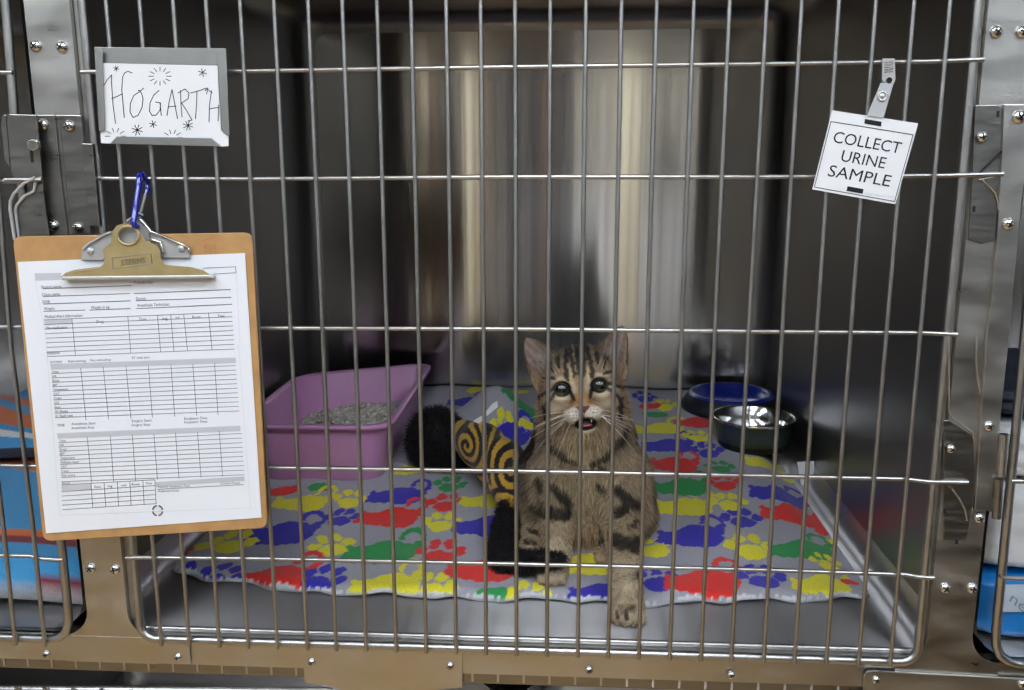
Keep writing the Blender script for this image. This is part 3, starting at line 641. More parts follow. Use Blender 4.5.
# ---------------------------------------------------------------- blanket
def zb(X, Y):
    X = np.asarray(X, float); Y = np.asarray(Y, float)
    z = np.interp(Y, [.08, .2, .3, .4, .55, .7, .8], [-.021, -.019, -.014, -.005, .006, .016, .029])
    z = z+.062*np.exp(-((X-HB[0])/.060)**2-((Y-HB[1])/.050)**2)
    z = z+.0018*np.sin(X*31+Y*12)*np.sin(Y*27-X*9)+.0012*np.sin(X*70+2)*np.cos(Y*55)
    w = np.clip((X-.335)/.05, 0, 1); w = w*w*(3-2*w)
    return z*(1-w*.9)+(FZ+.006)*w*.9
HB = (-.03, .73)
def onb(px, py):
    z = -.01
    for _ in range(12):
        p = PZ(px, py, z); z = .5*z+.5*float(zb(p[0], min(p[1], .8)))
    return PZ(px, py, z)
HB = tuple(PZ(496, 412, .03)[:2])
GREY, YEL, RED, GRN, BLU, WHT = [np.array(lin(c)) for c in ((160, 157, 164), (226, 214, 44), (222, 46, 36), (42, 146, 74), (52, 44, 168), (200, 200, 202))]
NX, NY = 440, 400
xs = np.linspace(-.418, .386, NX)
fx = [PZ(x, y, FZ+.002) for x, y in ((150, 566), (178, 575), (215, 583), (300, 593), (385, 597), (490, 601), (560, 602), (640, 606), (740, 603), (830, 601), (862, 598), (880, 590))]
yf = np.interp(xs, [p[0] for p in fx], [p[1] for p in fx])+.0022*np.sin(xs*75)+.0014*np.sin(xs*160+1)
vv = np.linspace(0, 1, NY); vv = vv**1.0
Xg = np.repeat(xs[None], NY, 0); Yg = yf[None]+vv[:, None]*(.822-yf[None])
Zg = zb(Xg, Yg)
dd = np.clip((Yg-yf[None])/.013, 0, 1); edge = np.sqrt(1-(1-dd)**2)
lift = FZ+.0035+.0016*np.sin(xs*75+1)+.0014*np.sin(xs*33)
Zg = lift[None]+(Zg-lift[None])*edge
# left rim rolls down too
dl = np.clip((Xg+.418)/.012, 0, 1); Zg = (FZ+.004)+(Zg-FZ-.004)*np.sqrt(1-(1-dl)**2)
Cg = np.repeat(GREY[None], NX*NY, 0).reshape(NY, NX, 3)
wob = .0015*np.sin(Xg*260+1)*np.sin(Yg*230)+.001*np.sin(Xg*520+Yg*400)
def el(u, v, cx, cy, rx, ry): return np.hypot((u-cx)/rx, (v-cy)/ry) < 1
def stamp(kind, px, py, colr, s=1., rot=0., flip=1):
    p = onb(px, py); u0 = Xg-p[0]+wob; v0 = Yg-p[1]+wob
    s *= .93; wy = 1.28; c, sn = math.cos(rot), math.sin(rot); u = (u0*c+v0*sn)/s*flip; v = (-u0*sn+v0*c)/s/wy
    if kind == 'cat':
        m = el(u, v, .010, .001, .031, .025) | el(u, v, -.014, -.002, .022, .017) | el(u, v, -.030, -.003, .015, .0155) | el(u, v, -.040, .010, .0045, .006) | el(u, v, -.043, -.010, .005, .005)
        m &= v > -.021
        r = np.hypot((u-.033)/1.0, (v-.033)/1.25); m |= (np.abs(r-.0135) < .0036) & ~((u < .033) & (v < .028))
        m |= el(u, v, .040, .016, .006, .012)
    elif kind == 'paw':
        m = el(u, v, 0, -.008, .0165, .013) | el(u, v, -.021, .004, .0072, .009) | el(u, v, -.0085, .017, .0072, .0095) | el(u, v, .0085, .017, .0072, .0095) | el(u, v, .021, .004, .0072, .009)
    else: m = el(u, v, 0, 0, .03, .014)
    Cg[m] = colr
for e in (('blob', 281, 491, RED, .9, .5), ('blob', 322, 487, GRN, .7), ('cat', 300, 504, YEL, .9), ('paw', 350, 500, YEL), ('cat', 396, 495, BLU, .95), ('paw', 450, 485, GRN, .9), ('paw', 446, 503, RED), ('cat', 484, 502, YEL, .8),
          ('paw', 341, 518, BLU), ('cat', 389, 519, RED), ('paw', 441, 523, YEL), ('cat', 486, 526, BLU), ('cat', 281, 535, BLU, 1.12, .12), ('paw', 232, 543, YEL, 1.1), ('blob', 202, 546, YEL, .6, 1.0), ('paw', 332, 546, YEL, 1.1, .4),
          ('cat', 383, 553, GRN, 1.1, .1), ('paw', 440, 553, RED, 1.2), ('cat', 272, 577, RED, 1.1, .1), ('paw', 218, 575, BLU, 1.05, -.3), ('blob', 188, 566, BLU, .5, 1.2), ('paw', 322, 579, BLU, 1.05, -.3), ('cat', 384, 586, YEL, .95, .1), ('paw', 432, 586, YEL, 1.05),
          ('cat', 482, 571, RED, 1.0), ('blob', 492, 593, GRN, .8), ('blob', 180, 552, RED, .7, 1.2), ('cat', 583, 565, YEL, .95), ('paw', 530, 593, YEL, 1.), ('cat', 598, 594, BLU, .8), ('paw', 655, 580, BLU, 1.1, .3), ('cat', 704, 582, RED, 1.05), ('paw', 762, 578, BLU, 1.1),
          ('cat', 822, 584, YEL, .8), ('blob', 850, 582, RED, .4), ('paw', 650, 548, YEL, 1.1, .5), ('cat', 692, 537, BLU, 1.02), ('paw', 750, 547, YEL, 1.15), ('cat', 803, 549, GRN, .95), ('paw', 826, 562, YEL, .7), ('cat', 684, 508, YEL, 1.), ('paw', 742, 519, BLU, 1.05),
          ('cat', 793, 514, RED, 1.02), ('blob', 822, 531, RED, .6, 1.3), ('blob', 836, 542, YEL, .5, 1.3), ('paw', 729, 502, YEL), ('cat', 780, 494, BLU, 1.), ('cat', 681, 487, GRN, .95), ('paw', 724, 483, RED), ('cat', 772, 468, YEL, .95), ('blob', 806, 462, BLU, .4), ('blob', 815, 500, YEL, .5, 1.4),
          ('cat', 672, 465, RED), ('paw', 720, 467, GRN, .9), ('cat', 668, 446, BLU), ('paw', 708, 451, BLU), ('paw', 698, 436, YEL), ('cat', 660, 428, YEL), ('cat', 694, 423, RED, .8), ('blob', 655, 415, GRN, .8), ('paw', 665, 405, YEL, .9), ('paw', 645, 397, BLU, .9), ('blob', 650, 406, RED, .7),
          ('blob', 407, 470, YEL, .9), ('blob', 476, 389, YEL, .8, 1.1), ('paw', 494, 402, BLU), ('cat', 528, 408, GRN), ('cat', 466, 402, BLU, .8), ('paw', 504, 424, YEL, .9), ('cat', 506, 438, BLU), ('blob', 528, 425, YEL, .6), ('blob', 520, 392, YEL, .6), ('cat', 634, 470, RED, .8)):
    stamp(*e)
Cg[(Yg-yf[None]) < .0022+.0012*np.sin(Xg*110)+.0008*np.sin(Xg*700)] = WHT
Vg = np.stack([Xg, Yg, Zg], -1).reshape(-1, 3)
I = np.arange(NX*NY).reshape(NY, NX); Fg = np.stack([I[:-1, :-1], I[:-1, 1:], I[1:, 1:], I[1:, :-1]], -1).reshape(-1, 4)
MATS['vertex_fabric'].name = 'printed_fleece'
bl = arrays_obj('fleece_blanket', Vg, Fg, 'vertex_fabric', Cg.reshape(-1, 3))
so = bl.modifiers.new('s', 'SOLIDIFY'); so.thickness = .0022; so.offset = -1
tag(bl, 'grey fleece blanket printed with colourful cats and paw prints on the cage floor', 'blanket')
bt = MB(); bt.prism([PY(x, y, .47) for x, y in ((797, 462), (814, 461), (816, 486), (801, 485))], (0, .0008, 0), 'tag_white'); part(bt, 'care_tag', bl)
# ---------------------------------------------------------------- litter tub
yq = PZ(330, 484, -.004)[1]; zr = PY(330, 428, yq-.012)[2]
BRc, FRc, BLc = PZ(434, 362, zr), PZ(391, 427, zr), PZ(296, 374, zr); BRc[1] = min(BRc[1], BY-.02); BLc[1] = min(BLc[1], BY-.02); FLc = FRc+BLc-BRc
FLc[1] = FRc[1]-.002; FLc[0] = max(FLc[0], -.425); BLc[0] = max(BLc[0], -.425)
quadc = np.array([FLc, FRc, BRc, BLc])[:, :2]; cen = quadc.mean(0)
z0 = -.008
def tring(ins, z, r):
    q = []
    for p in quadc:
        d = cen-p; d = np.sign(d)*ins; q.append(tuple(p+d))
    return [(x, y, z) for x, y in rounded(q, r, 7)]
mb = MB()
H = zr-z0
rings = [tring(.026, z0, .035), tring(.022, z0+.004, .04), tring(.010, zr-.016, .042), tring(.0085, zr-.006, .042), tring(.0005, zr-.0065, .046), tring(0, zr-.001, .046), tring(.002, zr, .046), tring(.009, zr, .042), tring(.0115, zr-.004, .042), tring(.024, z0+.008, .038), tring(.034, z0+.0045, .03)]
n = len(rings[0])
for i in range(len(rings)-1):
    for k in range(n): mb.add([rings[i][k], rings[i][(k+1) % n], rings[i+1][(k+1) % n], rings[i+1][k]], [(0, 1, 2, 3)], 'mauve_plastic', True)
mb.add(rings[0], [tuple(range(n))], 'mauve_plastic'); mb.add(rings[-1], [tuple(range(n))], 'mauve_plastic')
import bmesh
tub = mb.obj('litter_tray'); bm = bmesh.new(); bm.from_mesh(tub.data); bmesh.ops.remove_doubles(bm, verts=bm.verts, dist=1e-5); bmesh.ops.recalc_face_normals(bm, faces=bm.faces); bm.to_mesh(tub.data); bm.free()
tub.data.transform(Matrix.Translation((-cen[0], -cen[1], -z0))); tub.location = (cen[0], cen[1], z0)
tag(tub, 'mauve plastic litter tray on the blanket at the back left', 'litter tray')
# litter pellets heaped towards the right-hand side
mb = MB(); random.seed(3)
# mound surface under the pellets
def mound(x, y):
    u = (x-cen[0]-.02)/.095; v = (y-cen[1])/.12
    return z0+.008+.046*math.exp(-(u*u+v*v)*.9)+.006*math.sin(x*60)*math.cos(y*50)
gx = np.linspace(quadc[:, 0].min()+.034, quadc[:, 0].max()-.036, 26); gy = np.linspace(quadc[0, 1]+.034, quadc[2, 1]-.034, 26)
def in_tub(x, y):
    # linear sides
    t = (y-quadc[0, 1])/(quadc[2, 1]-quadc[0, 1]); xr = quadc[1, 0]+(quadc[2, 0]-quadc[1, 0])*t-.032; xl = quadc[0, 0]+(quadc[3, 0]-quadc[0, 0])*t+.032
    return xl < x < xr and quadc[0, 1]+.03 < y < quadc[2, 1]-.03
for _ in range(1700):
    x, y = random.uniform(gx[0], gx[-1]), random.uniform(gy[0], gy[-1])
    if not in_tub(x, y): continue
    z = mound(x, y)+random.uniform(-.004, .004); L = random.uniform(.004, .0085); a = random.uniform(0, 2*PI); e = random.gauss(0, .4)
    d = Vector((math.cos(a)*math.cos(e), math.sin(a)*math.cos(e), math.sin(e)))*L; p = Vector((x, y, z+.003))
    mb.tube([p-d, p+d], .0030, 'litter', 6)
lit = mb.obj('cat_litter'); lit.data.transform(Matrix.Translation((-cen[0], -cen[1], -z0-.006))); lit.location = (cen[0], cen[1], z0+.006)
tag(lit, 'grey pellet cat litter heaped inside the mauve tray', 'cat litter', kind='stuff')
# ---------------------------------------------------------------- bowls
def bowl(name, cx, cy, z, prof, mats, label, cat):
    mb = MB(); mb.lathe(prof, (0, 0, 0), None, 56, None, mats)
    o = mb.obj(name); o.location = (cx, cy, z); return tag(o, label, cat)
q = onb(753, 457); R2 = .0635; by = q[1]+.055; bx = PY(753, 430, by)[0]; bz = float(zb(bx, q[1]))+.003
ztop = PY(755, 416, by)[2]; h = ztop-bz
bowl('feeding_bowl', bx, by, bz, [(.0005, 0), (.050, 0), (.053, .003), (.0535, .010), (.0545, .0105), (.0585, h*.6), (.0605, h-.004), (.0635, h-.002), (.0645, h), (.063, h+.0012), (.0605, h-.001), (.058, h*.6), (.052, .014), (.046, .009), (.0005, .0085)],
     ['black_rubber']*3+['grey_enamel']*3+['bowl_steel']*8, 'round grey bowl with steel inside and black base, in front of the blue bowl', 'bowl')
q = onb(700, 426); bx2 = PY(731, 395, .735)[0]; by2 = .735; bz2 = float(zb(bx2, by2-.05))+.003; h2 = PY(731, 395, by2)[2]-bz2; h2 = max(.03, min(.055, h2))
k = .066
bowl('feeding_bowl', bx2, by2, bz2, [(.0005, 0), (.084, 0), (.087, .003), (.085, .010), (.074, h2-.004), (.070, h2), (.066, h2), (.063, h2-.004), (.055, .012), (.0005, .010)],
     ['navy_rubber']*3+['navy_rubber']+['blue_plastic']*5, 'blue plastic bowl with a dark flared base standing in the back right corner', 'bowl')
# ---------------------------------------------------------------- signed distance modelling
import openvdb
class SDF:
    def __init__(s, lo, hi, h):
        s.lo = np.array(lo, float); s.h = h; s.n = np.ceil((np.array(hi)-s.lo)/h).astype(int)+1
        s.a = np.full(s.n, .05, dtype=np.float32)
    def win(s, lo, hi):
        i0 = np.clip(np.floor((np.array(lo)-s.lo)/s.h).astype(int), 0, s.n-1); i1 = np.clip(np.ceil((np.array(hi)-s.lo)/s.h).astype(int)+1, 1, s.n)
        sl = tuple(slice(a, b) for a, b in zip(i0, i1)); g = [s.lo[k]+s.h*np.arange(i0[k], i1[k], dtype=np.float32) for k in range(3)]
        return sl, np.stack(np.meshgrid(*g, indexing='ij'), -1)
    def op(s, lo, hi, fn, k=.01, sub=False):
        m = k+.006; sl, P = s.win(np.array(lo)-m, np.array(hi)+m); b = fn(P).astype(np.float32); a = s.a[sl]
        if sub:
            b = -b; t = np.clip(.5-.5*(a-b)/k, 0, 1); s.a[sl] = a*(1-t)+b*t+k*t*(1-t)
        else:
            t = np.clip(.5+.5*(b-a)/k, 0, 1); s.a[sl] = b*(1-t)+a*t-k*t*(1-t)
    def ell(s, c, r, M=None, k=.01, sub=False):
        c = np.array(c, float); r = np.array(r, float); M = np.eye(3) if M is None else np.array(M)
        R = max(r)
        def fn(P):
            q = (P-c) @ M.T; k0 = np.linalg.norm(q/r, axis=-1); k1 = np.linalg.norm(q/(r*r), axis=-1)+1e-9; return k0*(k0-1)/k1
        s.op(c-R, c+R, fn, k, sub)
    def cone(s, a, b, ra, rb, k=.01, sub=False):
        a = np.array(a, float); b = np.array(b, float); ab = b-a; L = ab @ ab
        def fn(P):
            t = np.clip(((P-a) @ ab)/L, 0, 1); return np.linalg.norm(P-(a+t[..., None]*ab), axis=-1)-(ra+t*(rb-ra))
        m = max(ra, rb); s.op(np.minimum(a, b)-m, np.maximum(a, b)+m, fn, k, sub)
    def chain(s, pts, rs, k=.01):
        for i in range(len(pts)-1): s.cone(pts[i], pts[i+1], rs[i], rs[i+1], k)
    def mesh(s):
        g = openvdb.FloatGrid(); g.copyFromArray(s.a); p, q = g.convertToQuads(isovalue=0.0)
        return p*s.h+s.lo, q[:, ::-1].astype(int)
def vnormals(V, Q):
    a = V[Q[:, 1]]-V[Q[:, 0]]; b = V[Q[:, 3]]-V[Q[:, 0]]; n = np.cross(a, b); N = np.zeros_like(V)
    for k in range(4): np.add.at(N, Q[:, k], n)
    return N/(np.linalg.norm(N, axis=1, keepdims=True)+1e-12)
def grad_normals(s, V):
    """outward normals from the field"""
    i = np.clip(((V-s.lo)/s.h).round().astype(int), 1, s.n-2); g = []
    for k in range(3):
        e = np.zeros(3, int); e[k] = 1; g.append(s.a[tuple((i+e).T)]-s.a[tuple((i-e).T)])
    g = np.stack(g, -1); return g/(np.linalg.norm(g, axis=1, keepdims=True)+1e-9)
def blades(P, D, L, W, C, tip=1.0):
    """triangular hairs: two-segment, bent downwards; P root, D direction, L length, W width, C colour"""
    n = len(P); r = rng.normal(size=(n, 3)); s = np.cross(D, r); s /= np.linalg.norm(s, axis=1, keepdims=True)+1e-9
    L = L[:, None]; W = W[:, None]
    mid = P+D*L*.55; end = P+D*L+np.array([0, 0, -1.])*L*.14+rng.normal(size=(n, 3))*L*.06
    V = np.stack([P-s*W, P+s*W, mid-s*W*.7, mid+s*W*.7, end], 1).reshape(-1, 3); o = np.arange(n)[:, None]*5
    F = np.concatenate([o+[0, 1, 3], o+[0, 3, 2], o+[2, 3, 4]], 1).reshape(-1, 3)
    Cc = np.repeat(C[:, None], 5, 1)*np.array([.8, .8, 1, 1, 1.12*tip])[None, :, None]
    return V, F, np.clip(Cc.reshape(-1, 3), 0, 1)
def sample(V, Q, n):
    a, b, c, d = (V[Q[:, k]] for k in range(4)); ar = np.linalg.norm(np.cross(c-a, d-b), axis=1); i = rng.choice(len(Q), n, p=ar/ar.sum())
    u, v = rng.random((n, 1)), rng.random((n, 1)); return (a[i]*(1-u)+b[i]*u)*(1-v)+(d[i]*(1-u)+c[i]*u)*v
# ---------------------------------------------------------------- kicker toy
ty = thing('plush_toy', tuple(PZ(470, 500, -.01)), 'yellow and black swirl plush kicker toy with black fluffy ends, under the cat\'s paw', 'plush toy')
def Pp(x, y, Y): return PY(x, y, Y)
def clampz(p, r):
    p = np.array(p, float); p[2] = max(p[2], float(zb(p[0], p[1]))+r*.8); return p
s = SDF((-.14, .12, -.04), (.05, .56, .16), .002)
fab = [(464, 436, .44, .024), (482, 446, .40, .031), (501, 464, .35, .033), (509, 487, .29, .022), (508, 508, .245, .011)]
pts = [clampz(Pp(x, y, Y), r) for x, y, Y, r in fab]; s.chain(pts, [f[3] for f in fab], .012)
V, Q = s.mesh(); N = grad_normals(s, V)
AMB = np.array(lin((190, 146, 48))); BLK = np.array(lin((16, 13, 13)))
col_ = np.repeat(AMB[None], len(V), 0)
cs = [Pp(512, 456, .34), Pp(507, 503, .25), Pp(470, 436, .42)]
dist = np.stack([np.hypot(V[:, 0]-c[0], V[:, 2]-c[2]) for c in cs], 1); dist[:, 1] *= 1.25; w_ = dist.argmin(1)
cc = np.array([[c[0], c[2]] for c in cs])[w_]; th = np.arctan2(V[:, 2]-cc[:, 1], V[:, 0]-cc[:, 0]); rr = np.hypot(V[:, 0]-cc[:, 0], V[:, 2]-cc[:, 1])
f = np.sin(2*PI*(rr/.0115)-th+1.0+.6*np.sin(V[:, 0]*160)+.5*np.cos(V[:, 2]*130)); col_[f > -.02] = BLK
arrays_obj('swirl_fabric', V, Q, 'vertex_fabric', col_, parent=ty)
def furry(name, s, n, L, base, parent, W=.0004):
    V, Q = s.mesh(); C = np.repeat(base[None], len(V), 0)
    b = arrays_obj(name, V, Q, 'vertex_fur', C, parent=parent)
    P = sample(V, Q, n); Nn = grad_normals(s, P); D = Nn+rng.normal(size=Nn.shape)*.45+np.array([0, 0, -.25]); D /= np.linalg.norm(D, axis=1, keepdims=True)
    Cc = base[None]*(rng.random((n, 1))*1.6+.5)
    Vf, Ff, Cf = blades(P, D, L*(.6+.7*rng.random(n)), np.full(n, W), Cc)
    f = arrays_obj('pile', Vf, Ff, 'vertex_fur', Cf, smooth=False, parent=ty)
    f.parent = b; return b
PB = np.array(lin((24, 22, 23)))
s = SDF((-.2, .34, -.05), (-.02, .58, .16), .003); c = clampz(Pp(436, 440, .46), .046)
s.ell(c, (.037, .038, .046)); s.cone(c+[.0, 0, .0], c+np.array([.03, -.02, -.01]), .034, .024, .015)
furry('fluffy_head', s, 9000, .012, PB, ty)
s = SDF((-.06, .08, -.04), (.10, .30, .10), .002)
tl = [(507, 508, .245, .010), (506, 528, .22, .0135), (504, 552, .19, .0150), (503, 570, .165, .0145), (503, 579, .15, .010)]
s.chain([clampz(Pp(x, y, Y), r) for x, y, Y, r in tl], [t[3] for t in tl], .008)
tl = [(506, 566, .160, .011), (522, 562, .136, .0092), (543, 560, .118, .0082), (559, 560, .116, .0068)]
s.chain([clampz(Pp(x, y, Y), r) for x, y, Y, r in tl], [t[3] for t in tl], .008)
furry('fluffy_tail', s, 11000, .007, PB, ty, .0003)
mb = MB(); mb.prism([Pp(x, y, .40) for x, y in ((473, 421), (479, 424), (488, 415), (498, 407), (497, 401), (492, 404), (484, 414))], (0, .001, 0), 'tag_white'); part(mb, 'label_tag', ty)
# ---------------------------------------------------------------- neighbouring cages
def slab(name, X, Yr, zfun, colf, label, cat, nx=90, ny=120, th=.004):
    Xg = np.repeat(np.linspace(*X, nx)[None], ny, 0); Yg = np.repeat(np.linspace(*Yr, ny)[:, None], nx, 1); Zg = zfun(Xg, Yg)
    V = np.stack([Xg, Yg, Zg], -1).reshape(-1, 3); I = np.arange(nx*ny).reshape(ny, nx)
    F = np.stack([I[:-1, :-1], I[:-1, 1:], I[1:, 1:], I[1:, :-1]], -1).reshape(-1, 4)
    o = arrays_obj(name, V, F, 'vertex_fabric', colf(Xg, Yg, Zg).reshape(-1, 3))
    m = o.modifiers.new('s', 'SOLIDIFY'); m.thickness = th; m.offset = -1
    tag(o, label, cat); return o
ORA, CYB, MAR, WH2, GAP = [np.array(lin(c)) for c in ((206, 102, 44), (62, 142, 190), (122, 34, 44), (214, 210, 208), (26, 28, 40))]
YS = float(PZ(30, 604, FZ+.004)[1])
def zl(X, Y):
    t = np.clip((Y-YS)/.03, 0, 1); z = FZ+.006+.042*np.sqrt(1-(1-t)**2)+.004*np.sin(X*20+Y*8)
    return z+.0*X
def cl(X, Y, Z):
    C = np.repeat(CYB[None], X.size, 0).reshape(*X.shape, 3); t = Y+.05*np.sin(X*9)
    f = (Z-FZ)
    C[f < .020] = WH2; C[(f >= .020) & (f < .031)] = MAR
    C[(Y > YS+.055) & (Y < YS+.07)] = MAR; C[(Y >= YS+.07) & (Y < YS+.09)] = ORA
    C[(t > .34) & (t < .40)] = ORA; C[(t > .47) & (t < .56)] = ORA; C[(t > .44) & (t < .455)] = GAP  # thin dark band paints in the shade of the gap between folds
    return C
slab('striped_blanket', (-.98, -.462), (YS, .60), zl, cl, 'blue fleece blanket with orange and maroon stripes in the left neighbouring cage', 'blanket')
def zl2(X, Y): return .030+.018*np.sin(np.clip((Y-.36)/.36, 0, 1)*PI)**.5+.006*np.sin(X*17+Y*20)
def cl2(X, Y, Z):
    C = np.repeat(CYB[None], X.size, 0).reshape(*X.shape, 3); t = Y+.25*(X+.7)+.03*np.sin(X*14)
    C[(t > .46) & (t < .52)] = ORA; C[(t > .42) & (t < .44)] = WH2; C[(Y < .375)] = GAP; C[(t > .56) & (t < .60)] = ORA  # near-black front edge: gap shade put into the blanket colour
    return C
slab('striped_blanket', (-.98, -.47), (.36, .78), zl2, cl2, 'folded blue and orange blanket heaped behind the striped one in the left cage', 'blanket')
# right-hand cage: stacked white towels on a blue pack of pads
def soft_box(name, lo, hi, m, label, cat, bev=.012, extra=None, wob=.002):
    import bmesh
    bm = bmesh.new(); bmesh.ops.create_cube(bm, size=1)
    bmesh.ops.subdivide_edges(bm, edges=bm.edges, cuts=14, use_grid_fill=True)
    lo, hi = Vector(lo), Vector(hi)
    for v in bm.verts:
        q = v.co*2; p = Vector([math.copysign(abs(c)**1.0, c) for c in q])
        # super-ellipsoid rounding
        L = (abs(p.x)**10+abs(p.y)**10+abs(p.z)**10)**.1; p /= L/max(abs(p.x), abs(p.y), abs(p.z)) if L else 1
        k = noise.noise(v.co*5+Vector(lo)*9)
        v.co = Vector([lo[i]+(hi[i]-lo[i])*(p[i]*.5+.5) for i in range(3)])+Vector((k, k*.7, k*.5))*wob
    me = bpy.data.meshes.new(name); bm.to_mesh(me); bm.free(); me.materials.append(MATS[m])
    for p in me.polygons: p.use_smooth = True
    base = Vector(((lo.x+hi.x)/2, (lo.y+hi.y)/2, lo.z)); me.transform(Matrix.Translation(-base))
    o = bpy.data.objects.new(name, me); COL.objects.link(o); o.location = base; tag(o, label, cat); return o
zA = PY(985, 575, .05)[2]
pk = soft_box('pad_pack', (.456, .035, FZ+.002), (.78, .30, zA), 'pad_blue', 'blue plastic pack with grey printed band on the floor of the right cage', 'pack', wob=.004)
mb = MB(); qx = [PY(x, y, .0335) for x, y in ((998, 585), (1060, 585), (1060, 612), (996, 612))]; mb.prism(qx, (0, .0012, 0), 'pad_grey')
fnp = lambda x, y, z=0: PY(x, y, .0330); put_text(mb, 'ne', (1009, 601), (1024, 613), (1014, 592), fnp, 'pad_ink')
part(mb, 'printed_band', pk)
zB = PY(1015, 424, .07)[2]+.03; zC = PY(985, 480, .06)[2]
soft_box('folded_towel', (.459, .045, zA+.005), (.76, .30, zC-.002), 'white_cotton', 'white folded towel lying directly on the blue pack in the right cage', 'towel', wob=.006)
soft_box('folded_towel', (.468, .05, zC+.003), (.75, .29, zB-.03), 'white_cotton', 'white folded towel on top of the stack in the right cage', 'towel', wob=.006)
soft_box('folded_blanket', (.47, .07, zB-.022), (.74, .30, zB+.004), 'dark_blue', 'dark navy folded cloth on top of the white towels in the right cage', 'cloth', wob=.006)
# ---------------------------------------------------------------- cat
hy_ = .185
Hc = PY(580.6, 387, hy_); dep = float((Hc-CAM) @ AF); CMU = .01
zh = CAM-Hc; zh /= np.linalg.norm(zh); xh = AR-zh*(AR @ zh); xh /= np.linalg.norm(xh); yh = np.cross(zh, xh)
ro = math.radians(6); xh, yh = xh*math.cos(ro)+yh*math.sin(ro), -xh*math.sin(ro)+yh*math.cos(ro)
HM = np.stack([xh, yh, zh])                      # world -> head rows
SC = .01*dep/900/.00117                            # one head centimetre
Hc = Hc-zh*1.6*SC                                  # eyes sit 1.6 cm in front of the head centre
def hw(x, y, z): return Hc+(np.array([x, y, z]) @ HM)*SC
def hl(P): return ((P-Hc) @ HM.T)/SC
h = .0017
cs_ = SDF((-.075, .005, -.036), (.185, .47, .285), h)
def hel(c, r, k=.6, sub=False, M=None): cs_.ell(hw(*c), np.array(r)*SC, HM if M is None else M, k*SC, sub)
# torso, neck, haunches
cs_.chain([hw(0, -.8, -3.2), hw(.1, -4.2, -4.5), PY(587, 462, .245), PY(588, 500, .250), PY(588, 515, .30)], [.040, .047, .055, .054, .050], .02)
cs_.chain([hw(0, -2, -5), PY(584, 442, .33), PY(582, 457, .39)], [.043, .060, .056], .025)
cs_.chain([PY(584, 472, .30), PY(584, 482, .39)], [.064, .060], .02)
cs_.ell(PY(540, 486, .30), (.036, .062, .048), None, .02); cs_.ell(PY(624, 494, .31), (.036, .062, .048), None, .02)
# front legs
fr_leg = [(621, 470, .225, .034), (625, 505, .185, .0245), (624, 532, .150, .0185), (625, 566, .105, .0150), (627, 592, .073, .0150)]
cs_.chain([PY(x, y, Y) for x, y, Y, r in fr_leg], [q[3] for q in fr_leg], .010)
fl_leg = [(556, 472, .225, .033), (555, 503, .205, .0235), (557, 530, .185, .0165), (557, 556, .155, .0135), (554, 572, .136, .0140)]
cs_.chain([PY(x, y, Y) for x, y, Y, r in fl_leg], [q[3] for q in fl_leg], .010)
def paw(px, py, Y, w, fwd=(0, -1), floor=None, toes=4):
    c = PY(px, py, Y); gz = floor if floor is not None else float(zb(c[0], c[1]))
    c = np.array([c[0], c[1], gz+w*.62]); f = np.array([fwd[0], fwd[1], 0.]); f /= np.linalg.norm(f); s = np.array([-f[1], f[0], 0.])
    M = np.stack([s, f, np.array([0, 0, 1.])])
    cs_.ell(c, (w, w*1.25, w*.66), M, .008)
    for t in np.linspace(-1, 1, toes):
        cs_.ell(c+s*t*w*.72+f*(w*.95-abs(t)*w*.28)-np.array([0, 0, w*.16]), (w*.30, w*.52, w*.44), M, .0022)
    return c, f, s
pw1 = paw(628, 606, .066, .0182, floor=FZ+.0005)
cs_.cone(PY(627, 592, .073), pw1[0], .015, .013, .008)
pw2 = paw(552, 581, .128, .0165); cs_.cone(PY(554, 572, .136), pw2[0], .0135, .012, .008)
# hind feet
cs_.chain([PY(543, 500, .25), PY(541, 520, .225), PY(533, 540, .195)], [.024, .0155, .013], .010)
cf = PY(529, 548, .183); M_ = np.stack([np.array([.96, .1, .2]), np.array([-.1, -.94, -.3]), np.array([-.2, .3, .9])])
cs_.ell(cf, (.0135, .017, .011), M_, .008)
for t in (-.9, -.3, .3, .9): cs_.ell(cf+np.array([t*.0100, -.0145+abs(t)*.003, -.004]), (.0042, .0075, .0062), None, .002)
cs_.chain([PY(634, 515, .27), PY(622, 545, .225), PY(608, 560, .19)], [.026, .015, .013], .010)
paw(606, 565, .178, .0135)
# head
hel((0, .7, -1.6), (4.25, 3.75, 4.3), 1.0); hel((0, 2.4, -1.6), (3.1, 2.1, 3.2), 1.0)
for s_ in (-1, 1):
    hel((s_*2.75, -1.7, -1.2), (2.25, 2.5, 2.8), 1.2)
    hel((s_*.98, -3.15, 1.9), (1.28, 1.05, 1.35), .5)
    hel((s_*2.9, -3.3, -2.2), (1.8, 2.0, 2.2), 1.2)
    hel((s_*2.15, 1.02, 1.05), (1.8, .72, 1.15), .6)
cs_.cone(hw(0, 1.2, 1.2), hw(0, -2.2, 2.55), 1.35*SC, .80*SC, .8*SC)
hel((0, -2.55, 3.0), (.72, .5, .5), .4)
hel((.1, -5.0, 1.15), (1.25, .78, 1.25), .7)
hel((.15, -4.30, 2.5), (1.02, .62, 1.5), .25, True)
for s_ in (-1, 1): hel((s_*2.25, 0, 2.35), (1.12, .90, 1.1), .35, True)
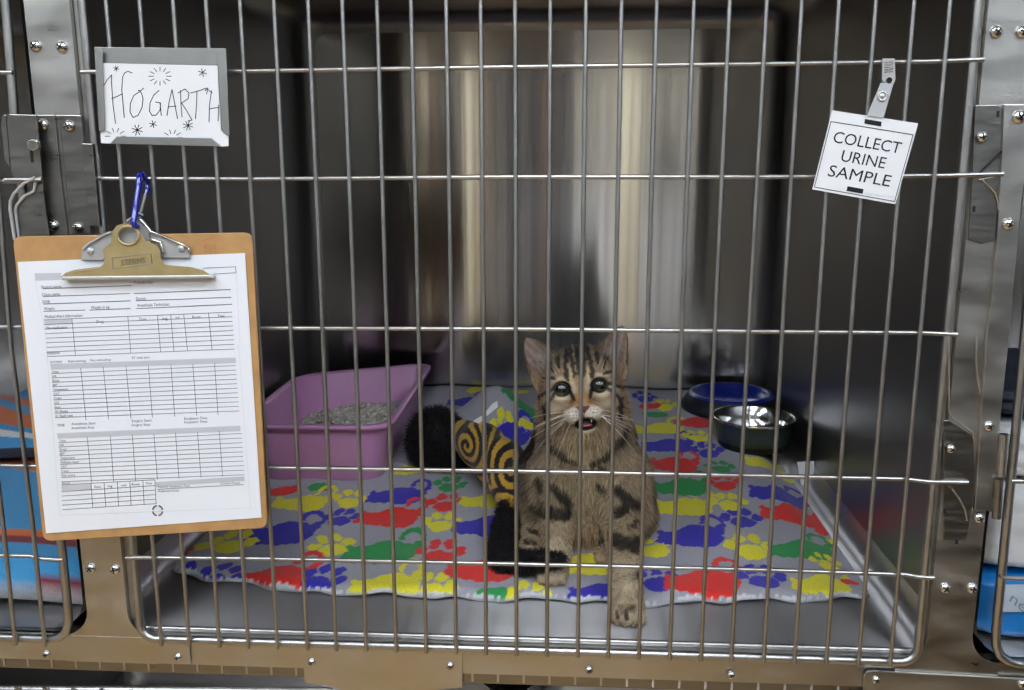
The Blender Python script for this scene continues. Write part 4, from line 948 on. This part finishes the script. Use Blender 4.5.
# ears
EAR = {}
for s_ in (-1, 1):
    b0, tip = np.array([s_*3.6, 2.2, -1.7]), np.array([s_*5.85, 6.55, -1.3]) if s_ < 0 else np.array([5.75, 6.75, -1.5])
    ax = tip-b0; L = np.linalg.norm(ax); ax /= L; fw = np.array([s_*.25, 0, 1.]); fw -= ax*(fw @ ax); fw /= np.linalg.norm(fw); wd = np.cross(ax, fw)
    EAR[s_] = (b0, ax, fw, wd, L)
    def fn(P, b0=b0, ax=ax, fw=fw, wd=wd, L=L):
        q = hl(P)-b0; a = q @ ax; u = q @ wd; n = q @ fw; t = np.clip(a/L, -.25, 1.05)
        W = 2.30*np.sqrt(np.clip(1-np.clip(t, 0, 1)**1.5, 0.0, 1))*(1-.30*t)+.16
        n = n+1.05*(1-np.clip(u/W, -1.2, 1.2)**2)*np.clip(1-t*.9, .12, 1)-.2
        d = np.maximum(np.abs(n)-.15, np.abs(u)-W); d = np.maximum(d, a-L*1.02); d = np.maximum(d, -1.2-a)
        return d*SC*.8
    cc_ = hw(*(b0+ax*L/2)); cs_.op(cc_-.045, cc_+.045, fn, .0025)
V, Q = cs_.mesh()
# gentle smoothing that keeps one continuous surface
def smooth(V, Q, it=2):
    for _ in range(it):
        A = np.zeros_like(V); n = np.zeros(len(V))
        for k in range(4):
            np.add.at(A, Q[:, k], V[Q[:, (k+1) % 4]]); np.add.at(n, Q[:, k], 1)
        V = V*.5+A/np.maximum(n, 1)[:, None]*.5
    return V
V = smooth(V, Q, 2)
c_ = lambda r, g, b: np.array(lin((r, g, b)))
TAN, CHEST, CREAM, WHT2, DRK, BRN, ORG, GRYB, PNK, NOSE = c_(150, 130, 104), c_(176, 156, 122), c_(200, 184, 156), c_(206, 196, 178), c_(34, 29, 26), c_(96, 78, 58), c_(178, 128, 80), c_(112, 100, 86), c_(132, 114, 106), c_(96, 60, 56)
def sstep(a, b, x): t = np.clip((x-a)/(b-a), 0, 1); return t*t*(3-2*t)
def seg(P, a, b, sc=(1, 1, 1)):
    sc = np.array(sc); a = np.array(a, float)*sc; b = np.array(b, float)*sc; P = P*sc; ab = b-a
    t = np.clip(((P-a) @ ab)/(ab @ ab+1e-12), 0, 1); return np.linalg.norm(P-(a+t[:, None]*ab), axis=1)
STR = [((543, 438), (551, 450), .20, 3.6), ((551, 450), (563, 459), .19, 3.8), ((563, 459), (576, 463), .19, 3.0), ((592, 464), (606, 458), .19, 3.4), ((606, 458), (621, 444), .19, 4.2), ((621, 444), (631, 424), .20, 4.6),
       ((636, 428), (641, 462), .26, 4.4), ((645, 470), (650, 500), .30, 4), ((533, 442), (530, 470), .29, 6), ((524, 450), (520, 480), .31, 6), ((539, 478), (541, 486), .21, 5), ((553, 488), (566, 500), .19, 4.2), ((540, 500), (545, 504), .2, 4.2), ((532, 511), (550, 512), .19, 4.8), ((550, 511), (567, 515), .18, 5.6), ((564, 494), (570, 504), .19, 4),
       ((615, 511), (626, 506), .16, 4.2), ((619, 492), (638, 504), .17, 5.0), ((636, 496), (642, 516), .19, 5), ((613, 537), (637, 541), .13, 5.6), ((628, 522), (636, 520), .15, 3.6), ((632, 572), (637, 573), .09, 3.0), ((621, 601), (632, 600), .07, 4), ((622, 557), (624, 562), .11, 1.8),
       ((616, 614), (618, 620), .04, 2), ((626, 612), (627, 620), .04, 2), ((527, 531), (540, 533), .19, 1.7), ((523, 541), (536, 543), .17, 1.6), ((548, 542), (563, 545), .17, 2), ((600, 470), (608, 474), .18, 2.5), ((598, 488), (604, 492), .18, 2.5), ((640, 445), (646, 470), .3, 4)]
STR3 = [(PY(*a, Y), PY(*b, Y), r*dep/900) for a, b, Y, r in STR]
def coat(P, detail=True):
    n = len(P); q = hl(P); x, y, z = q.T; ax_ = np.abs(x)
    nz = np.sin(P[:, 0]*410+np.sin(P[:, 2]*300)*2)*np.sin(P[:, 2]*370+P[:, 1]*250)
    C = np.repeat(TAN[None], n, 0)
    def mix(col, w): nonlocal C; w = np.clip(w, 0, 1)[:, None]; C = C*(1-w)+col[None]*w
    head = (y > -5.6) & (ax_ < 7.5) & (z > -5.5)
    body = ~head
    # body: darker back, paler chest
    Yv, Zv, Xv = P[:, 1], P[:, 2], P[:, 0]
    mix(GRYB, sstep(.215, .30, Yv)*.75*body)
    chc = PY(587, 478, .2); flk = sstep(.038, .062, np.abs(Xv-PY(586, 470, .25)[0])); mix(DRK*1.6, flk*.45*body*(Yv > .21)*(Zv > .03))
    mix(CHEST, np.exp(-((Xv-chc[0])/.034)**2-((Zv-chc[2])/.07)**2)*.95*(Yv < .26)*body)
    mix(c_(196, 160, 124), np.exp(-((Xv-PY(586, 530, .22)[0])/.016)**2-((Zv-PY(586, 530, .22)[2])/.018)**2)*.6*body)
    fw = body.astype(float)
    dm = np.ones(n)*9
    for a, b, r in STR3:
        d = seg(P, a, b, (1, .22, 1))/r; dm = np.minimum(dm, d)
    mix(DRK, (1-sstep(.75, 1.35, dm+nz*.12))*.93*fw)
    rear = body & (Yv > .27)
    st = np.sin(Yv*170+Xv*60+1.5*np.sin(Zv*40)); mix(DRK, sstep(.1, .6, st)*.75*rear)
    mix(c_(186, 168, 140), .6*((Zv < PY(625, 545, .13)[2]) & (Yv < .16) & (dm > 1.3) & body))
    hr = seg(P, PY(634, 515, .27), PY(606, 563, .185)); mix(BRN*.45, (1-sstep(.016, .024, hr))*.9*(Xv < PY(615, 550, .15)[0])*(Yv > .155)*body)
    # head
    hf = head.astype(float)
    mix(c_(146, 124, 98), hf)
    mix(c_(98, 88, 76), sstep(2.0, 4.0, y)*hf*(z < 2.5)*.85)
    mix(ORG, np.exp(-((ax_-.75)/.55)**2-((y+1.5)/1.1)**2)*hf*(z > .5)*.9)
    mix(c_(206, 182, 142), np.exp(-((ax_-1.0)/.42)**2-((y-1.3)/1.0)**2)*hf*(z > .5)*.85)
    er = np.hypot((ax_-2.2)/1.0, (y+.02)/.86)
    mix(CREAM, (1-sstep(1.35, 1.95, er))*hf*(z > -.5)*np.where(y < .1, 1., .75))
    mix(CREAM, np.exp(-((ax_-3.3)/1.1)**2-((y+2.2)/.5)**2)*hf*.5)
    # muzzle
    mu = np.hypot((ax_-1.0)/1.40, (y+3.25)/1.05); mix(WHT2, (1-sstep(.75, 1.15, mu))*hf*(z > .8))
    mix(CREAM, np.exp(-(x/1.6)**2-((y+5.1)/.7)**2)*hf*(z > -.5))
    mix(c_(190, 168, 130), np.exp(-(x/2.6)**2-((y+6.4)/1.2)**2)*.8)
    # stripes of the face
    fs_ = [((.0, 1.7), (.0, 4.6), .26), ((.62, 1.35), (.75, 4.8), .22), ((1.45, 1.15), (1.55, 2.4), .26), ((1.55, 2.4), (1.25, 4.6), .24), ((2.3, 2.6), (2.2, 4.2), .16), ((3.0, 2.0), (3.4, 3.3), .14), ((1.25, -.35), (1.0, -1.3), .2),
           ((3.35, .1), (5.2, -.6), .24), ((3.2, -.55), (4.6, -1.9), .2), ((4.6, -1.9), (4.4, -4.2), .3), ((2.9, 1.3), (4.3, 1.6), .18)]
    nm = n
    dd_ = np.ones(n)*9
    qq = np.stack([ax_, y, y*0], 1)
    for a, b, r in fs_: dd_ = np.minimum(dd_, seg(qq, (*a, 0), (*b, 0))/r)
    mix(DRK, (1-sstep(.7, 1.4, dd_+nz*.3+.25*np.sin(x*9+y*5)))*hf*(z > -2.8)*.9)
    top_ = (y > 3.0); mix(DRK, sstep(.0, .5, np.sin(x*5.2+1.57))*top_*hf*.7*(z < 2))
    for k in range(3):
        wd_ = np.abs(y+2.75+.36*k)+0*x; mix(BRN, ((wd_ < .07) & (ax_ > .75) & (ax_ < 1.9) & (np.sin(ax_*16+k) > -.2) & (z > 1)).astype(float)*.85)
    # eye rims, nose, lips
    mix(DRK, (1-sstep(1.02, 1.16, er))*hf*(z > .3)); mix(DRK, np.exp(-((ax_-1.25)/.28)**2-((y+.55)/.35)**2)*hf*(z > .3))
    nt_ = (ax_ < .82-.95*np.clip(-(y+2.35), 0, 1)) & (y < -2.2) & (y > -3.0) & (z > 2.2); mix(NOSE, nt_.astype(float))
    mix(DRK, ((ax_ < .09) & (y < -2.9) & (y > -3.8) & (z > 2)).astype(float)*.8)
    lip = np.hypot((x-.15)/1.08, (y+4.30)/.66); mix(DRK, (1-sstep(1.12, 1.34, lip))*(z > .2)*hf*np.where(y < -4.0, 1, .8))
    # ears
    for s_, (b0, ea, ef, ew, L) in EAR.items():
        qe = q-b0; a = qe @ ea; u = qe @ ew; nn = qe @ ef; t = np.clip(a/L, 0, 1); W = 2.30*np.sqrt(np.clip(1-t**1.5, 0, 1))*(1-.30*t)+.16
        n2 = nn+1.05*(1-np.clip(u/W, -1.2, 1.2)**2)*np.clip(1-t*.9, .12, 1)-.2
        on = (a > .9) & (a < L*1.1) & (np.abs(u) < W+.35) & (np.abs(n2) < .6)
        mix(c_(104, 82, 58), on.astype(float)); inner = on & (n2 > .02) & (np.abs(u) < W*.82)
        mix(PNK, inner*.85); mix(c_(172, 158, 146), inner*np.clip(np.sin(u*7+a*1.5)*.35+.1, 0, 1))
    C *= (1+.10*nz)[:, None]
    return np.clip(C, 0, 1)
cat = thing('cat', tuple(PY(590, 560, .2)*[1, 1, 0]+[0, 0, -.02]), 'brown tabby cat sitting on the printed blanket, mouth open, one paw on the steel floor', 'cat')
VC = coat(V)
body = arrays_obj('body', V, Q, 'vertex_fur', VC, parent=cat)
# coat hairs
def hair(n, where=None):
    P = sample(V, Q, n); q = hl(P); x, y, z = q.T; ax_ = np.abs(x); N = grad_normals(cs_, P)
    head = (y > -5.2) & (z > -5); face = (y > -5.2) & (z > -1.5)
    er = np.hypot((ax_-2.25)/1.0, y/.86); lip = np.hypot((x-.15)/1.08, (y+4.3)/.66); mu = np.hypot((ax_-1.)/1.5, (y+3.2)/1.1)
    keep = ~((er < 1.18) & (z > .2)) & ~((lip < 1.2) & (z > .2)) & ~((ax_ < .7) & (y < -2.1) & (y > -3.1) & (z > 2))
    leg = (P[:, 1] < .20) & (P[:, 2] < .04) & ~head
    L = np.where(head, np.where(z > -.5, .0042, .008), .012); L = np.where((mu < 1.2) & face, .0028, L); L = np.where((y > -.8) & (y < 2) & (z > .5), .0030, L)
    L = np.where(leg, .0055, L); L = np.where((P[:, 2] < -.005) & (P[:, 1] < .18), .0030, L)
    L = np.where((y < -3.6) & (y > -9) & (z < 1.2) & ~leg, .010, L)
    ear = (y > 3.6) & (ax_ > 3.0); L = np.where(ear, .0030, L)
    # flow: away from the nose on the head, down and back on the body
    fl = np.where(head[:, None], (np.stack([x*.5, y+2.6, np.full_like(x, -3.0)], 1) @ HM), np.array([0, .25, -1.0])[None])
    fl = np.where(((y < -3.6) & (z < 1.2))[:, None], np.array([0, -.1, -1.])[None]+N*.2, fl)
    fl /= np.linalg.norm(fl, axis=1, keepdims=True)
    D = N*.55+fl*.85+rng.normal(size=N.shape)*.16; dn = (D*N).sum(1, keepdims=True); D = D+N*np.clip(.22-dn, 0, 1); D /= np.linalg.norm(D, axis=1, keepdims=True)
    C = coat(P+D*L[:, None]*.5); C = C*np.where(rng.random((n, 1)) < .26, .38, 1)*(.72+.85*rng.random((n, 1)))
    Wd = np.where(head, .00016, .00026)
    P, D, L, Wd, C = P[keep], D[keep], L[keep], Wd[keep], C[keep]
    return blades(P-D*.0006, D, L*(.55+.7*rng.random(len(P))), Wd, C)
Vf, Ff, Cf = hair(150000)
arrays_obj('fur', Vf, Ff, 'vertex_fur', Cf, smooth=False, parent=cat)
# long pale hairs inside the ears
Pe = []; De = []
for s_, (b0, ea, ef, ew, L) in EAR.items():
    for _ in range(420):
        a = rng.uniform(.2, L*.62); u = rng.uniform(-1.15, .9)*(1-a/L*.6); Pe.append(hw(*(b0+ea*a+ew*u+ef*(-.55+.2*rng.random())))); De.append((ea*.9+ef*.35-ew*u*.25+rng.normal(size=3)*.18) @ HM)
Pe, De = np.array(Pe), np.array(De); De /= np.linalg.norm(De, axis=1, keepdims=True)
Ve, Fe, Ce = blades(Pe, De, rng.uniform(.008, .016, len(Pe)), np.full(len(Pe), .00013), np.repeat(c_(206, 196, 184)[None], len(Pe), 0)*rng.uniform(.7, 1.1, (len(Pe), 1)))
arrays_obj('ear_fur', Ve, Fe, 'vertex_fur', Ce, smooth=False, parent=cat)
# eyes
mat('eye_iris', (66, 70, 52), .12, coat=1); mat('eye_pupil', (5, 5, 6), .05, coat=1); mat('eye_rim', (26, 22, 20), .3, coat=.6)
HMt = Matrix([[float(HM[0][i]), float(HM[1][i]), float(HM[2][i])] for i in range(3)])
for s_ in (-1, 1):
    mb = MB(); R = 1.06*SC
    ang = [0.01, .15, .3, .45, .58, .66, .72, .80, .86, 1.0, 1.3, 1.7, 2.2, 3.1]
    prof = [(R*math.sin(a), R*math.cos(a)) for a in ang]; ms = ['eye_pupil']*5+['eye_iris']*3+['eye_rim']*5
    M2 = HMt @ Matrix.Rotation(s_*.10, 3, 'Y')
    mb.lathe(prof, tuple(hw(s_*2.22, -.02, 1.05)), None, 36, M2, ms); part(mb, 'eye', cat)
# mouth
def blob(name, c, r, m, par=cat):
    mb = MB(); n1, n2 = 16, 24; vs = []; 
    for i in range(n1+1):
        t = PI*i/n1
        for k in range(n2):
            a = 2*PI*k/n2; vs.append(hw(c[0]+r[0]*math.sin(t)*math.cos(a), c[1]+r[1]*math.cos(t), c[2]+r[2]*math.sin(t)*math.sin(a)))
    fs2 = [(i*n2+k, i*n2+(k+1) % n2, (i+1)*n2+(k+1) % n2, (i+1)*n2+k) for i in range(n1) for k in range(n2)]
    mb.add(vs, fs2, m, True); return part(mb, name, par)
blob('mouth_lining', (.15, -4.25, .95), (1.05, .72, .75), 'mouth_dark')
blob('tongue', (.25, -4.52, 1.75), (.62, .26, .78), 'tongue')
for x in (-.55, .85):
    mb = MB(); mb.tube([hw(x, -3.78, 2.35), hw(x*.97, -4.22, 2.4)], [.09*SC, .02*SC], 'tooth', 8); part(mb, 'tooth', cat)
# claws on the front paw
for c, f, s in (pw1,):
    for t in np.linspace(-1, 1, 4):
        p = c+s*t*.0168*.72+f*(.0168*(1.42-abs(t)*.28))-np.array([0, 0, .006]); mb = MB()
        mb.tube([p, p+f*.0022-np.array([0, 0, .0022])], [.0006, .0002], 'tooth', 6); part(mb, 'claw', cat)
# whiskers
random.seed(5)
for s_ in (-1, 1):
    for k in range(8):
        y0 = -2.7-.22*(k % 4); x0 = s_*(1.2+.35*(k//4)); a = random.uniform(-.75, .12)-(k % 4)*.09; L = random.uniform(4.0, 6.4)
        p = [hw(x0+s_*L*t*math.cos(a), y0+L*t*math.sin(a)-.9*t*t, 2.6-L*t*.28) for t in (0, .25, .5, .75, 1)]
        mb = MB(); mb.tube(p, [.00022, .0002, .00017, .00012, .00006], 'whisker', 5); part(mb, 'whisker', cat)
for s_ in (-1, 1):
    for k in range(2):
        p = [hw(s_*(1.9+.5*k)+s_*2.2*t*.5, 1.3+2.2*t, 1.9-.3*t) for t in (0, .5, 1)]; mb = MB(); mb.tube(p, [.00016, .00012, .00006], 'whisker', 5); part(mb, 'whisker', cat)
# ---------------------------------------------------------------- colour management
S.view_settings.view_transform = 'Standard'; S.view_settings.look = 'None'; S.view_settings.exposure = EXPO; S.view_settings.gamma = 1; S.view_settings.use_curve_mapping = False
S.cycles.use_denoising = True; S.cycles.max_bounces = 10; S.cycles.caustics_reflective = False; S.cycles.sample_clamp_indirect = 6
